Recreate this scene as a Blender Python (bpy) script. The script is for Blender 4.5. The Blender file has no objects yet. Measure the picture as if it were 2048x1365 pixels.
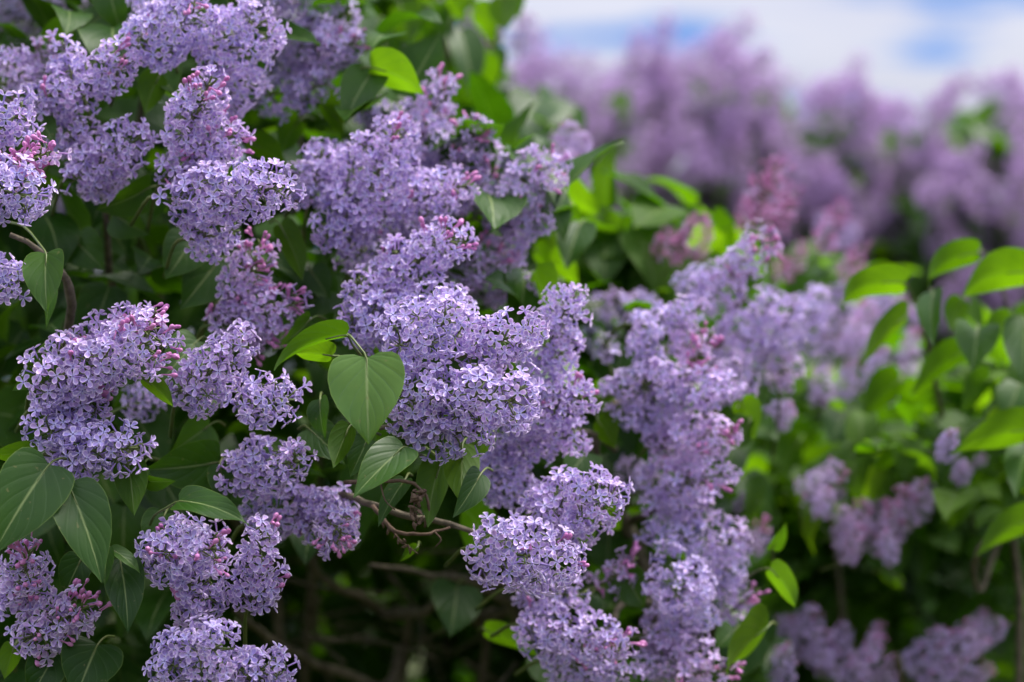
import bpy, math, random
import numpy as np
from mathutils import Matrix, Vector

R = math.radians
rng = np.random.default_rng(11)
random.seed(5)
scene = bpy.context.scene
col = scene.collection

# ------------------------------------------------------------------ camera
CAM = np.array((0.0, 0.0, 1.5))
PITCH = 4.0
LENS = 85.0
F = LENS / 36.0 * 2048.0
FOCUS = 1.745
cam = bpy.data.cameras.new('camera')
cam.lens = LENS
cam.sensor_width = 36.0
cam.clip_start = 0.05
cam.clip_end = 2000.0
cam.dof.use_dof = True
cam.dof.focus_distance = FOCUS
cam.dof.aperture_fstop = 3.1
camo = bpy.data.objects.new('camera', cam)
camo.location = CAM
camo.rotation_euler = (R(90 + PITCH), 0, 0)
col.objects.link(camo)
scene.camera = camo

# ------------------------------------------------------------------ light
SUN_EL, SUN_AZ = 63.0, 75.0        # azimuth measured from the view direction (+Y) towards +X
sun = bpy.data.lights.new('sun', 'SUN')
sun.energy = 4.2
sun.angle = R(16)
sun.color = (1.0, 0.95, 0.87)
suno = bpy.data.objects.new('sun', sun)
sd = Vector((math.sin(R(SUN_AZ)) * math.cos(R(SUN_EL)), math.cos(R(SUN_AZ)) * math.cos(R(SUN_EL)), math.sin(R(SUN_EL))))
suno.rotation_euler = sd.to_track_quat('Z', 'Y').to_euler()
suno.location = (0, 0, 8)
col.objects.link(suno)

world = bpy.data.worlds.new('World')
scene.world = world
world.use_nodes = True
nt = world.node_tree
nt.nodes.clear()


def N(nt, typ, **kw):
    n = nt.nodes.new(typ)
    for k, v in kw.items():
        setattr(n, k, v)
    return n


def ramp(nt, stops, interp='LINEAR'):
    n = nt.nodes.new('ShaderNodeValToRGB')
    cr = n.color_ramp
    cr.interpolation = interp
    while len(cr.elements) < len(stops):
        cr.elements.new(0.5)
    for e, (p, c) in zip(cr.elements, stops):
        e.position = p
        e.color = (*c, 1) if len(c) == 3 else c
    return n


sky = N(nt, 'ShaderNodeTexSky', sky_type='NISHITA', sun_disc=False, sun_elevation=R(SUN_EL), sun_rotation=R(SUN_AZ))
sky.altitude = 200
sky.air_density = 1.0
sky.dust_density = 0.3
bright = N(nt, 'ShaderNodeMixRGB', blend_type='MULTIPLY')
bright.inputs[0].default_value = 1
bright.inputs[2].default_value = (0.30, 0.54, 0.92, 1)
tc = N(nt, 'ShaderNodeTexCoord')
sep = N(nt, 'ShaderNodeSeparateXYZ')
addz = N(nt, 'ShaderNodeMath', operation='ADD')
addz.inputs[1].default_value = 0.074
mz = N(nt, 'ShaderNodeMath', operation='MAXIMUM')
mz.inputs[1].default_value = 0.04
dx = N(nt, 'ShaderNodeMath', operation='DIVIDE')
dy = N(nt, 'ShaderNodeMath', operation='DIVIDE')
cmb = N(nt, 'ShaderNodeCombineXYZ')
nz = N(nt, 'ShaderNodeTexNoise')
nz.inputs['Scale'].default_value = 4.2
nz.inputs['Detail'].default_value = 5
nz.inputs['Roughness'].default_value = 0.5
cr = ramp(nt, [(0.37, (0, 0, 0)), (0.46, (1, 1, 1))])
nz2 = N(nt, 'ShaderNodeTexNoise')
nz2.inputs['Scale'].default_value = 3.0
nz2.inputs['Detail'].default_value = 3
cloudc = ramp(nt, [(0.35, (3.7, 3.85, 4.7)), (0.65, (4.5, 4.6, 5.2))])
mixc = N(nt, 'ShaderNodeMixRGB')
bg = N(nt, 'ShaderNodeBackground')
bg.inputs['Strength'].default_value = 0.1
out = N(nt, 'ShaderNodeOutputWorld')
L = nt.links.new
L(tc.outputs['Generated'], sep.inputs[0])
L(sep.outputs['Z'], addz.inputs[0])
L(addz.outputs[0], mz.inputs[0])
sx = N(nt, 'ShaderNodeMath', operation='MULTIPLY')
sx.inputs[1].default_value = 0.62
L(sep.outputs['X'], sx.inputs[0])
L(sx.outputs[0], dx.inputs[0])
L(sep.outputs['Y'], dy.inputs[0])
L(mz.outputs[0], dx.inputs[1])
L(mz.outputs[0], dy.inputs[1])
L(dx.outputs[0], cmb.inputs[0])
L(dy.outputs[0], cmb.inputs[1])
cmb.inputs[2].default_value = 8.1
L(cmb.outputs[0], nz.inputs['Vector'])
L(cmb.outputs[0], nz2.inputs['Vector'])
L(nz.outputs['Fac'], cr.inputs[0])
L(nz2.outputs['Fac'], cloudc.inputs[0])
L(sky.outputs[0], bright.inputs[1])
L(cr.outputs[0], mixc.inputs[0])
L(bright.outputs[0], mixc.inputs[1])
# an overcast sky is about three times as bright overhead as at the horizon
el = N(nt, 'ShaderNodeMapRange')
el.inputs['From Min'].default_value = 0.15
el.inputs['From Max'].default_value = 0.9
el.inputs['To Min'].default_value = 1.0
el.inputs['To Max'].default_value = 3.9
L(sep.outputs['Z'], el.inputs[0])
cl2 = N(nt, 'ShaderNodeVectorMath', operation='SCALE')
L(cloudc.outputs[0], cl2.inputs[0])
L(el.outputs[0], cl2.inputs['Scale'])
L(cl2.outputs[0], mixc.inputs[2])
L(mixc.outputs[0], bg.inputs[0])
L(bg.outputs[0], out.inputs[0])

scene.view_settings.view_transform = 'Standard'
scene.view_settings.look = 'None'
scene.view_settings.exposure = 0.64
scene.view_settings.gamma = 1.0
scene.render.engine = 'CYCLES'
scene.cycles.use_denoising = True
scene.cycles.max_bounces = 7
scene.cycles.diffuse_bounces = 4
scene.cycles.glossy_bounces = 2
scene.cycles.transmission_bounces = 5
scene.cycles.caustics_reflective = False
scene.cycles.caustics_refractive = False
scene.cycles.sample_clamp_indirect = 4.0

# ------------------------------------------------------------------ space helpers
cp, sp = math.cos(R(PITCH)), math.sin(R(PITCH))
VX = np.array((1.0, 0, 0))
VY = np.array((0, -sp, cp))       # camera up
VF = np.array((0, cp, sp))        # camera forward


def at(x, y, d):
    """point seen at photo pixel x, y (2048 wide) at depth d metres"""
    return CAM + VX * ((x - 1024) / F * d) + VY * (-(y - 682.5) / F * d) + VF * d


def nrm(v):
    v = np.asarray(v, float)
    return v / max(1e-9, np.linalg.norm(v))


def frame_of(axis, hint):
    """3x3 with columns x, y(axis), z(near hint)"""
    y = nrm(axis)
    z = np.asarray(hint, float) - np.dot(hint, y) * y
    if np.linalg.norm(z) < 1e-4:
        z = np.cross(y, (1, 0.3, 0.2))
    z = nrm(z)
    return np.stack((np.cross(y, z), y, z), axis=1)


# ------------------------------------------------------------------ materials
def new_mat(name):
    m = bpy.data.materials.new(name)
    m.use_nodes = True
    m.node_tree.nodes.clear()
    return m, m.node_tree


def mixrgb(t, a, b, fac, blend='MIX'):
    n = N(t, 'ShaderNodeMixRGB', blend_type=blend)
    for i, v in ((0, fac), (1, a), (2, b)):
        if hasattr(v, 'is_output'):
            t.links.new(v, n.inputs[i])
        elif i == 0:
            n.inputs[0].default_value = v
        else:
            n.inputs[i].default_value = (*v, 1)
    return n.outputs[0]


def petal_material(name, blue, pink, rim, throat, trans):
    m, t = new_mat(name)
    at_ = N(t, 'ShaderNodeAttribute', attribute_name='bloom')
    sp_ = N(t, 'ShaderNodeSeparateColor')
    t.links.new(at_.outputs['Color'], sp_.inputs[0])
    rimf, tone, young, thr = sp_.outputs[0], sp_.outputs[1], sp_.outputs[2], at_.outputs['Alpha']
    c = mixrgb(t, blue, pink, young)
    tn = ramp(t, [(0, (0.72, 0.72, 0.78)), (1, (1.25, 1.2, 1.15))])
    t.links.new(tone, tn.inputs[0])
    c = mixrgb(t, c, tn.outputs[0], 1.0, 'MULTIPLY')
    c = mixrgb(t, c, throat, thr)
    mr = N(t, 'ShaderNodeMath', operation='POWER')
    t.links.new(rimf, mr.inputs[0])
    mr.inputs[1].default_value = 1.0
    c = mixrgb(t, c, rim, mr.outputs[0])
    p = N(t, 'ShaderNodeBsdfPrincipled')
    t.links.new(c, p.inputs['Base Color'])
    p.inputs['Roughness'].default_value = 0.55
    p.inputs['Specular IOR Level'].default_value = 0.3
    tr = N(t, 'ShaderNodeBsdfTranslucent')
    t.links.new(c, tr.inputs[0])
    mx = N(t, 'ShaderNodeMixShader')
    mx.inputs[0].default_value = trans
    o = N(t, 'ShaderNodeOutputMaterial')
    t.links.new(p.outputs[0], mx.inputs[1])
    t.links.new(tr.outputs[0], mx.inputs[2])
    t.links.new(mx.outputs[0], o.inputs[0])
    return m


M_PETAL = petal_material('lilac_petal', (0.415, 0.338, 0.735), (0.59, 0.36, 0.69), (0.91, 0.77, 0.94), (0.62, 0.63, 0.90), 0.28)
M_FARPETAL = petal_material('mauve_petal', (0.31, 0.19, 0.50), (0.42, 0.20, 0.47), (0.52, 0.34, 0.60), (0.38, 0.32, 0.60), 0.35)


def simple_mat(name, c1, c2, scale, rough, trans=0.0, tcol=None, spec=0.4, bump=0.0):
    m, t = new_mat(name)
    g = N(t, 'ShaderNodeNewGeometry')
    n = N(t, 'ShaderNodeTexNoise')
    n.inputs['Scale'].default_value = scale
    n.inputs['Detail'].default_value = 4
    t.links.new(g.outputs['Position'], n.inputs['Vector'])
    rp = ramp(t, [(0.3, c1), (0.7, c2)])
    t.links.new(n.outputs['Fac'], rp.inputs[0])
    p = N(t, 'ShaderNodeBsdfPrincipled')
    t.links.new(rp.outputs[0], p.inputs['Base Color'])
    p.inputs['Roughness'].default_value = rough
    p.inputs['Specular IOR Level'].default_value = spec
    if bump:
        b = N(t, 'ShaderNodeBump')
        b.inputs['Strength'].default_value = bump
        b.inputs['Distance'].default_value = 0.002
        t.links.new(n.outputs['Fac'], b.inputs['Height'])
        t.links.new(b.outputs[0], p.inputs['Normal'])
    o = N(t, 'ShaderNodeOutputMaterial')
    if trans:
        tr = N(t, 'ShaderNodeBsdfTranslucent')
        tr.inputs[0].default_value = (*tcol, 1)
        mx = N(t, 'ShaderNodeMixShader')
        mx.inputs[0].default_value = trans
        t.links.new(p.outputs[0], mx.inputs[1])
        t.links.new(tr.outputs[0], mx.inputs[2])
        t.links.new(mx.outputs[0], o.inputs[0])
    else:
        t.links.new(p.outputs[0], o.inputs[0])
    return m


M_BUD = simple_mat('lilac_bud', (0.50, 0.15, 0.42), (0.78, 0.34, 0.62), 160, 0.42, 0.2, (0.62, 0.2, 0.5))
M_STALK = simple_mat('green_stalk', (0.07, 0.12, 0.02), (0.13, 0.15, 0.04), 90, 0.5)
M_BARK = simple_mat('lilac_bark', (0.055, 0.045, 0.030), (0.18, 0.15, 0.105), 130, 0.85, spec=0.2, bump=0.7)
M_DEAD = simple_mat('dead_twig', (0.08, 0.05, 0.035), (0.18, 0.12, 0.085), 200, 0.85, spec=0.2, bump=0.6)
M_SOIL = simple_mat('soil', (0.024, 0.026, 0.010), (0.055, 0.068, 0.022), 9, 0.95, spec=0.1, bump=0.5)


def leaf_material(name, base, base2, tcol, tr_amt, rough, spec=0.42):
    m, t = new_mat(name)
    uv = N(t, 'ShaderNodeUVMap')
    s = N(t, 'ShaderNodeSeparateXYZ')
    t.links.new(uv.outputs[0], s.inputs[0])

    def math_(op, a, b=None, c=None):
        n = N(t, 'ShaderNodeMath', operation=op)
        for i, v in enumerate((a, b, c)):
            if v is None:
                continue
            if hasattr(v, 'is_output'):
                t.links.new(v, n.inputs[i])
            else:
                n.inputs[i].default_value = v
        return n.outputs[0]
    av = math_('ABSOLUTE', math_('SUBTRACT', s.outputs[0], 0.5))       # 0 at the midrib .. 0.5 at the margin
    # lateral veins sweep forwards from the midrib
    ph = math_('SUBTRACT', math_('MULTIPLY', math_('POWER', s.outputs[1], 0.8), 5.0), math_('MULTIPLY', math_('POWER', av, 0.75), 4.6))
    fr = math_('ABSOLUTE', math_('SUBTRACT', math_('FRACT', ph), 0.5))
    lat = math_('SUBTRACT', 1.0, math_('MULTIPLY', fr, 14.0))
    lat = math_('MAXIMUM', lat, 0.0)
    mid = math_('MAXIMUM', math_('SUBTRACT', 1.0, math_('MULTIPLY', av, 34.0)), 0.0)
    edge = math_('MAXIMUM', math_('MULTIPLY', math_('SUBTRACT', av, 0.482), 50.0), 0.0)
    g = N(t, 'ShaderNodeNewGeometry')
    n = N(t, 'ShaderNodeTexNoise')
    n.inputs['Scale'].default_value = 28
    n.inputs['Detail'].default_value = 4
    t.links.new(g.outputs['Position'], n.inputs['Vector'])
    rp = ramp(t, [(0.3, base), (0.7, base2)])
    t.links.new(n.outputs['Fac'], rp.inputs[0])
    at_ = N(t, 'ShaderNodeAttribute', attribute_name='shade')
    vr = ramp(t, [(0, (0.42, 0.56, 0.30)), (0.6, (1.15, 1.1, 1.0)), (1, (2.3, 1.75, 2.9))])  # leaf tone; low end also paints overhead shade, high end a sky sheen
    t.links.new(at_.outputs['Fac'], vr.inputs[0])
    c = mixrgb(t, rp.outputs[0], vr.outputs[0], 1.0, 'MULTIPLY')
    c = mixrgb(t, c, (0.115, 0.19, 0.07), math_('MULTIPLY', lat, 0.22))
    c = mixrgb(t, c, (0.24, 0.31, 0.11), math_('MULTIPLY', mid, 0.85))
    c = mixrgb(t, c, (0.20, 0.29, 0.05), math_('MULTIPLY', edge, 0.6))
    sp1 = N(t, 'ShaderNodeTexNoise')
    sp1.inputs['Scale'].default_value = 210
    sp1.inputs['Detail'].default_value = 2
    t.links.new(g.outputs['Position'], sp1.inputs['Vector'])
    spot = ramp(t, [(0.69, (0, 0, 0)), (0.74, (1, 1, 1))])
    t.links.new(sp1.outputs['Fac'], spot.inputs[0])
    c = mixrgb(t, c, (0.16, 0.15, 0.05), math_('MULTIPLY', spot.outputs[0], 0.55))
    p = N(t, 'ShaderNodeBsdfPrincipled')
    t.links.new(c, p.inputs['Base Color'])
    rr_ = N(t, 'ShaderNodeMapRange')
    rr_.inputs['From Min'].default_value = 0.3
    rr_.inputs['From Max'].default_value = 0.7
    rr_.inputs['To Min'].default_value = rough - 0.08
    rr_.inputs['To Max'].default_value = rough + 0.10
    t.links.new(n.outputs['Fac'], rr_.inputs[0])
    t.links.new(rr_.outputs[0], p.inputs['Roughness'])
    p.inputs['Specular IOR Level'].default_value = spec
    b = N(t, 'ShaderNodeBump')
    b.inputs['Strength'].default_value = 0.26
    b.inputs['Distance'].default_value = 0.0012
    wide = math_('MAXIMUM', math_('SUBTRACT', 1.0, math_('MULTIPLY', fr, 4.0)), 0.0)
    h = math_('ADD', math_('MULTIPLY', wide, -0.6), math_('MULTIPLY', n.outputs['Fac'], 0.8))
    t.links.new(h, b.inputs['Height'])
    t.links.new(b.outputs[0], p.inputs['Normal'])
    tr = N(t, 'ShaderNodeBsdfTranslucent')
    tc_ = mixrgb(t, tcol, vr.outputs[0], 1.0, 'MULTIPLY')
    tc_ = mixrgb(t, tc_, (tcol[0] * .5, tcol[1] * .6, tcol[2]), math_('MULTIPLY', math_('MAXIMUM', lat, mid), 0.65))
    mo = ramp(t, [(0.3, (0.72, 0.75, 0.7)), (0.7, (1.15, 1.12, 1.1))])
    t.links.new(n.outputs['Fac'], mo.inputs[0])
    tc_ = mixrgb(t, tc_, mo.outputs[0], 1.0, 'MULTIPLY')
    t.links.new(tc_, tr.inputs[0])
    mx = N(t, 'ShaderNodeMixShader')
    mx.inputs[0].default_value = tr_amt
    o = N(t, 'ShaderNodeOutputMaterial')
    t.links.new(p.outputs[0], mx.inputs[1])
    t.links.new(tr.outputs[0], mx.inputs[2])
    t.links.new(mx.outputs[0], o.inputs[0])
    return m


M_LEAF = leaf_material('lilac_leaf', (0.024, 0.074, 0.007), (0.037, 0.098, 0.010), (0.13, 0.32, 0.003), 0.32, 0.45, 0.27)
M_BACKLIT = leaf_material('backlit_lilac_leaf', (0.05, 0.115, 0.012), (0.07, 0.148, 0.016), (0.17, 0.37, 0.003), 0.52, 0.58, 0.22)  # brighter copy of the leaf; light shining through is put into its colour


# ------------------------------------------------------------------ mesh helpers
def make_mesh(name, V, faces, mat, attr=None, uv=None, shade=None):
    """faces: list of (n, k) integer arrays"""
    me = bpy.data.meshes.new(name)
    V = np.asarray(V, np.float32)
    loops = np.concatenate([f.ravel() for f in faces]).astype(np.int32)
    counts = np.concatenate([np.full(len(f), f.shape[1], np.int32) for f in faces])
    starts = np.concatenate(([0], np.cumsum(counts)[:-1])).astype(np.int32)
    me.vertices.add(len(V))
    me.vertices.foreach_set('co', V.ravel())
    me.loops.add(len(loops))
    me.loops.foreach_set('vertex_index', loops)
    me.polygons.add(len(counts))
    me.polygons.foreach_set('loop_start', starts)
    me.polygons.foreach_set('loop_total', counts)
    me.polygons.foreach_set('use_smooth', np.ones(len(counts), bool))
    if attr is not None:
        a = me.color_attributes.new('bloom', 'FLOAT_COLOR', 'POINT')
        a.data.foreach_set('color', np.asarray(attr, np.float32).ravel())
    if uv is not None:
        l = me.uv_layers.new(name='UVMap')
        l.data.foreach_set('uv', np.asarray(uv, np.float32)[loops].ravel())
    if shade is not None:
        a = me.attributes.new('shade', 'FLOAT', 'POINT')
        a.data.foreach_set('value', np.asarray(shade, np.float32))
    me.materials.append(mat)
    me.update(calc_edges=True)
    me.validate()
    return me


class Acc:
    def __init__(self):
        self.V, self.Q, self.n = [], {}, 0

    def add(self, V, faces):
        for f in faces:
            f = np.asarray(f)
            self.Q.setdefault(f.shape[1], []).append(f + self.n)
        self.V.append(V)
        self.n += len(V)

    def mesh(self, name, mat, origin=(0, 0, 0), **kw):
        return make_mesh(name, np.concatenate(self.V) - np.asarray(origin), [np.concatenate(v) for v in self.Q.values()], mat, **kw)


def tube(acc, pts, rad, sides=6, wob=0.0):
    pts = np.asarray(pts, float)
    n = len(pts)
    rad = np.broadcast_to(np.asarray(rad, float), (n,)) if np.ndim(rad) == 0 or len(np.atleast_1d(rad)) == n else np.linspace(rad[0], rad[1], n)
    tg = np.gradient(pts, axis=0)
    hint = np.array((0.31, -0.77, 0.55))
    V = []
    for i in range(n):
        m = frame_of(tg[i], hint)
        hint = m[:, 2]
        a = np.linspace(0, 2 * np.pi, sides, endpoint=False)
        rr = rad[i] * (1 + wob * rng.uniform(-1, 1, sides))
        V.append(pts[i] + np.outer(np.cos(a) * rr, m[:, 0]) + np.outer(np.sin(a) * rr, m[:, 2]))
    V = np.concatenate(V)
    q = []
    for i in range(n - 1):
        for j in range(sides):
            k = (j + 1) % sides
            q.append((i * sides + j, (i + 1) * sides + j, (i + 1) * sides + k, i * sides + k))
    caps = np.array([list(range(sides)), [(n - 1) * sides + j for j in range(sides)][::-1]])
    acc.add(V, [np.array(q), caps])


def curve(p, n):
    """Catmull-Rom through points"""
    p = np.asarray(p, float)
    if len(p) == 2:
        return p[0] + np.linspace(0, 1, n)[:, None] * (p[1] - p[0])
    P = np.vstack((2 * p[0] - p[1], p, 2 * p[-1] - p[-2]))
    out_ = []
    for s in np.linspace(0, len(p) - 1, n):
        i = min(int(s), len(p) - 2)
        t = s - i
        a, b, c, d = P[i:i + 4]
        out_.append(0.5 * (2 * b + (c - a) * t + (2 * a - 5 * b + 4 * c - d) * t * t + (3 * b - a - 3 * c + d) * t ** 3))
    return np.array(out_)


def link(name, data, parent=None, loc=(0, 0, 0)):
    o = bpy.data.objects.new(name, data)
    col.objects.link(o)
    if parent is not None:
        o.parent = parent
    o.location = loc
    return o


# ------------------------------------------------------------------ the single floret, in three levels of detail (local +Z faces out)
def floret(lod):
    if lod == 0:
        ol = np.array([(0.45, 0.46), (1.9, 1.0), (3.3, 1.72), (4.7, 1.90), (5.8, 1.15), (6.2, 0.0)])
        il = np.array([(0.6, 0.26), (1.95, 0.60), (3.2, 1.08), (4.3, 1.18), (5.05, 0.64), (5.25, 0.0)])
        zo = np.array([0.05, 0.55, 1.05, 1.05, 0.75, 0.50])
        zi = np.array([-0.05, -0.05, 0.0, 0.05, 0.12, 0.15])
    elif lod == 1:
        ol = np.array([(0.6, 0.36), (3.3, 1.70), (5.3, 1.5), (6.2, 0.0)])
        il = np.array([(0.7, 0.2), (3.2, 0.92), (4.7, 0.78), (5.1, 0.0)])
        zo = np.array([0.05, 0.7, 0.55, 0.3])
        zi = np.array([-0.05, 0.0, 0.05, 0.1])
    else:
        ol = np.array([(0.5, 0.5), (3.4, 1.9), (5.6, 0.0)])
        il = None
        zo = np.array([0, 0.5, 0.3])
    k = len(ol)
    tri, quad, V, A = [], [], [], []
    nb = 0

    def ring(pts, z):
        left = [(r, w, zz) for (r, w), zz in zip(pts, z)]
        right = [(r, -w, zz) for (r, w), zz in list(zip(pts, z))[:-1]][::-1]
        return np.array(left + right)
    O = ring(ol, zo)
    pet = [O]
    rim = [np.ones(len(O))]
    rim[0][0] = rim[0][-1] = 0.3
    m = len(O)
    if il is not None:
        pet.append(ring(il, zi))
        rim.append(np.zeros(m))
    P = np.concatenate(pet)
    rimv = np.concatenate(rim)
    thr = np.clip(1 - (P[:, 0] - 0.6) / 2.6, 0, 1)
    for q in range(4):
        a = q * math.pi / 2
        ca, sa = math.cos(a), math.sin(a)
        W = P.copy()
        W[:, 0], W[:, 1] = P[:, 0] * ca - P[:, 1] * sa, P[:, 0] * sa + P[:, 1] * ca
        V.append(W)
        A.append(np.stack((rimv, thr), 1))
        if il is not None:
            for i in range(m - 1):
                quad.append((nb + i, nb + i + 1, nb + m + i + 1, nb + m + i))
            h = len(ol) - 1
            for i in range(h - 1):
                quad.append((nb + m + i, nb + m + i + 1, nb + m + m - 2 - i, nb + m + m - 1 - i))
            tri.append((nb + m + h - 1, nb + m + h, nb + m + h + 1))
        else:
            quad.append((nb, nb + 1, nb + 3, nb + 4))
            tri.append((nb + 1, nb + 2, nb + 3))
        nb += len(P)
    if lod < 2:
        s = 5 if lod == 0 else 3
        a = np.linspace(0, 2 * np.pi, s, endpoint=False)
        for z, r in ((0.0, 0.8), (-8.0, 0.5)):
            V.append(np.stack((np.cos(a) * r, np.sin(a) * r, np.full(s, z)), 1))
            A.append(np.zeros((s, 2)))
        for j in range(s):
            quad.append((nb + j, nb + s + j, nb + s + (j + 1) % s, nb + (j + 1) % s))
        nb += 2 * s
    V = np.concatenate(V) * 0.001
    return V, np.concatenate(A), [np.array(x) for x in (tri, quad) if len(x)]


FLORET = [floret(i) for i in range(3)]

# closed bud: slim tube with a swollen head
_ba = np.linspace(0, 2 * np.pi, 6, endpoint=False)
_br = [(-6.5, 0.35), (-2.4, 0.5), (-0.6, 0.7), (0.7, 1.45), (2.1, 1.65), (3.4, 1.15), (4.0, 0.15)]
BUD_V = np.concatenate([np.stack((np.cos(_ba) * r, np.sin(_ba) * r, np.full(6, z)), 1) for z, r in _br]) * 0.001
BUD_F = [np.array([(i * 6 + j, i * 6 + (j + 1) % 6, (i + 1) * 6 + (j + 1) % 6, (i + 1) * 6 + j) for i in range(6) for j in range(6)])]


def rot_to(nv, spin):
    """(n,3,3) frames whose z is nv, spun about it"""
    n = len(nv)
    h = np.tile(np.array((0.21, 0.35, 0.91)), (n, 1))
    x = np.cross(h, nv)
    x /= np.maximum(1e-6, np.linalg.norm(x, axis=1))[:, None]
    y = np.cross(nv, x)
    c, s = np.cos(spin)[:, None], np.sin(spin)[:, None]
    return np.stack((x * c + y * s, y * c - x * s, nv), axis=2)


def stamp(TV, TF, pos, rot, scl):
    n, m = len(pos), len(TV)
    V = np.einsum('nij,mj->nmi', rot, TV) * scl[:, None, None] + pos[:, None, :]
    off = (np.arange(n) * m)[:, None, None]
    return V.reshape(-1, 3), [(f[None] + off).reshape(-1, f.shape[1]) for f in TF]


def build_cluster(P0, P1, rad, bud=0.12, young=0.3, lod=0, sparse=0.0, size=1.0, stem=0.055, stemdir=None, mat=None, taper=0.42):
    """one lilac panicle from P0 (base) to P1 (tip). returns meshes relative to P0: florets, buds, stalk"""
    P0, P1 = np.asarray(P0, float), np.asarray(P1, float)
    ax = P1 - P0
    Lc = np.linalg.norm(ax)
    fr = frame_of(ax, (0.2, -0.6, 0.8))
    y = fr[:, 1]
    rad = max(rad, 0.012)
    lobes = []
    K = max(2, int(round(Lc / (rad * 0.62))))
    for k in range(K):
        t = (k + 0.35) / K
        r = rad * min(1, 0.82 + t) * (1 - taper * t ** 1.6) * rng.uniform(0.86, 1.14)
        m = 4 if r > 0.017 else 3
        a0 = rng.uniform(0, 6.28)
        for j in range(m):
            a = a0 + 2 * np.pi * j / m + rng.uniform(-0.3, 0.3)
            lr = r * rng.uniform(0.38, 0.56)
            dist = max(0.0, r - lr) * rng.uniform(0.85, 1.18)
            c = y * (t * Lc + rng.uniform(-.12, .12) * rad) + (fr[:, 0] * math.cos(a) + fr[:, 2] * math.sin(a)) * dist
            lobes.append((c, lr, t))
    lobes.append((y * (Lc - rad * 0.45), rad * (1 - taper) * 0.72, 1.0))
    C = np.array([l[0] for l in lobes])
    LR = np.array([l[1] for l in lobes])
    T = np.array([l[2] for l in lobes])
    pos, nv, tt = [], [], []
    for i in range(len(lobes)):
        n = int(4 * np.pi * LR[i] ** 2 / (0.0055 * size) ** 2 * 1.5) + 8
        d = rng.normal(size=(n, 3))
        d /= np.linalg.norm(d, axis=1)[:, None]
        p = C[i] + d * LR[i] * rng.uniform(0.82, 1.03, n)[:, None]
        dd = np.linalg.norm(p[:, None] - C[None], axis=2) / LR[None]
        dd[:, i] = 9
        keep = dd.min(1) > 0.86
        pos.append(p[keep])
        nv.append(d[keep])
        tt.append(np.full(keep.sum(), T[i]))
    pos, nv, tt = np.concatenate(pos), np.concatenate(nv), np.concatenate(tt)
    order = rng.permutation(len(pos))
    md = 0.0078 * size
    kept = []
    for i in order:
        if kept and (np.linalg.norm(pos[kept] - pos[i], axis=1) < md).any():
            continue
        kept.append(i)
    kept = np.array(kept)
    if sparse:
        kept = kept[rng.uniform(size=len(kept)) > sparse]
    pos, nv, tt = pos[kept], nv[kept], tt[kept]
    pos = pos + nv * (rng.uniform(0, .0045, len(pos)) * (rng.uniform(size=len(pos)) < .3))[:, None]
    along = np.clip((pos @ y) / Lc, 0, 1.1)
    radial = pos - np.outer(pos @ y, y)
    radial /= np.maximum(1e-4, np.linalg.norm(radial, axis=1))[:, None]
    dirs = nv + 0.45 * radial + 0.25 * y + rng.normal(scale=0.27, size=nv.shape)
    dirs /= np.linalg.norm(dirs, axis=1)[:, None]
    pb = np.clip(bud * 1.35 * (0.22 + 2.9 * np.clip((along - 0.62) / 0.38, 0, 1) ** 1.5), 0, 0.95) if bud < 0.6 else np.full(len(pos), bud)
    isbud = rng.uniform(size=len(pos)) < pb
    f = ~isbud
    # florets
    n = max(1, f.sum())
    if f.sum() == 0:
        f[0] = True
    TV, TA, TF = FLORET[lod]
    scl = size * rng.uniform(0.80, 1.22, n) * (1 - 0.22 * np.clip(along[f] - 0.5, 0, 1))
    V, faces = stamp(TV, TF, pos[f], rot_to(dirs[f], rng.uniform(0, 6.28, n)), scl)
    # every floret opens a little differently: bend the petals back or forward
    Vr = V.reshape(n, len(TV), 3)
    cup = rng.uniform(-0.14, 0.26, n)
    q = np.linalg.norm(TV[:, :2], axis=1)
    Vr += (cup[:, None] * (q * q / 0.0056)[None])[..., None] * dirs[f][:, None, :] * scl[:, None, None]
    tone = np.clip(rng.normal(0.5, 0.22, n), 0, 1)
    yg = np.clip(rng.normal(young, 0.16, n) + 0.45 * np.clip(along[f] - 0.65, 0, 1), 0, 1)
    A = np.empty((n, len(TV), 4), np.float32)
    A[:, :, 0] = TA[None, :, 0] * 0.9
    A[:, :, 1] = tone[:, None]
    A[:, :, 2] = yg[:, None]
    A[:, :, 3] = TA[None, :, 1] * 0.85
    fm = make_mesh('flower_cluster', V, faces, mat or M_PETAL, attr=A.reshape(-1, 4))
    # buds
    bm_ = None
    if isbud.sum() > 3:
        bp, bd = np.repeat(pos[isbud], 2, 0), np.repeat(dirs[isbud], 2, 0) + 0.6 * y
        bp = bp + rng.normal(scale=.0021, size=bp.shape)
        bd = bd + rng.normal(scale=.2, size=bd.shape)
        bd /= np.linalg.norm(bd, axis=1)[:, None]
        nbud = len(bp)
        bs = size * rng.uniform(0.85, 1.3, nbud)
        brot = rot_to(bd, rng.uniform(0, 6, nbud))
        bm_ = []
        left = list(range(nbud))
        while left:                           # buds that touch form one tuft, a lone bud is a mesh of its own
            grp = [left.pop()]
            for a_ in grp:
                near = [b_ for b_ in left if np.linalg.norm(bp[a_] - bp[b_]) < .0065]
                grp += near
                left = [b_ for b_ in left if b_ not in near]
            o_ = bp[grp].mean(0)
            V, faces = stamp(BUD_V, BUD_F, bp[grp] - o_, brot[grp], bs[grp])
            nm = 'bud_tip' if len(grp) > 1 else 'flower_bud'
            bm_.append((nm, make_mesh(nm, V, faces, M_BUD), o_))
    # stalk
    ac = Acc()
    sd_ = nrm(stemdir if stemdir is not None else (-y * 0.4 + np.array((0, 1.1, -0.35))))
    sway = rng.normal(scale=0.012, size=3)
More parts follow.
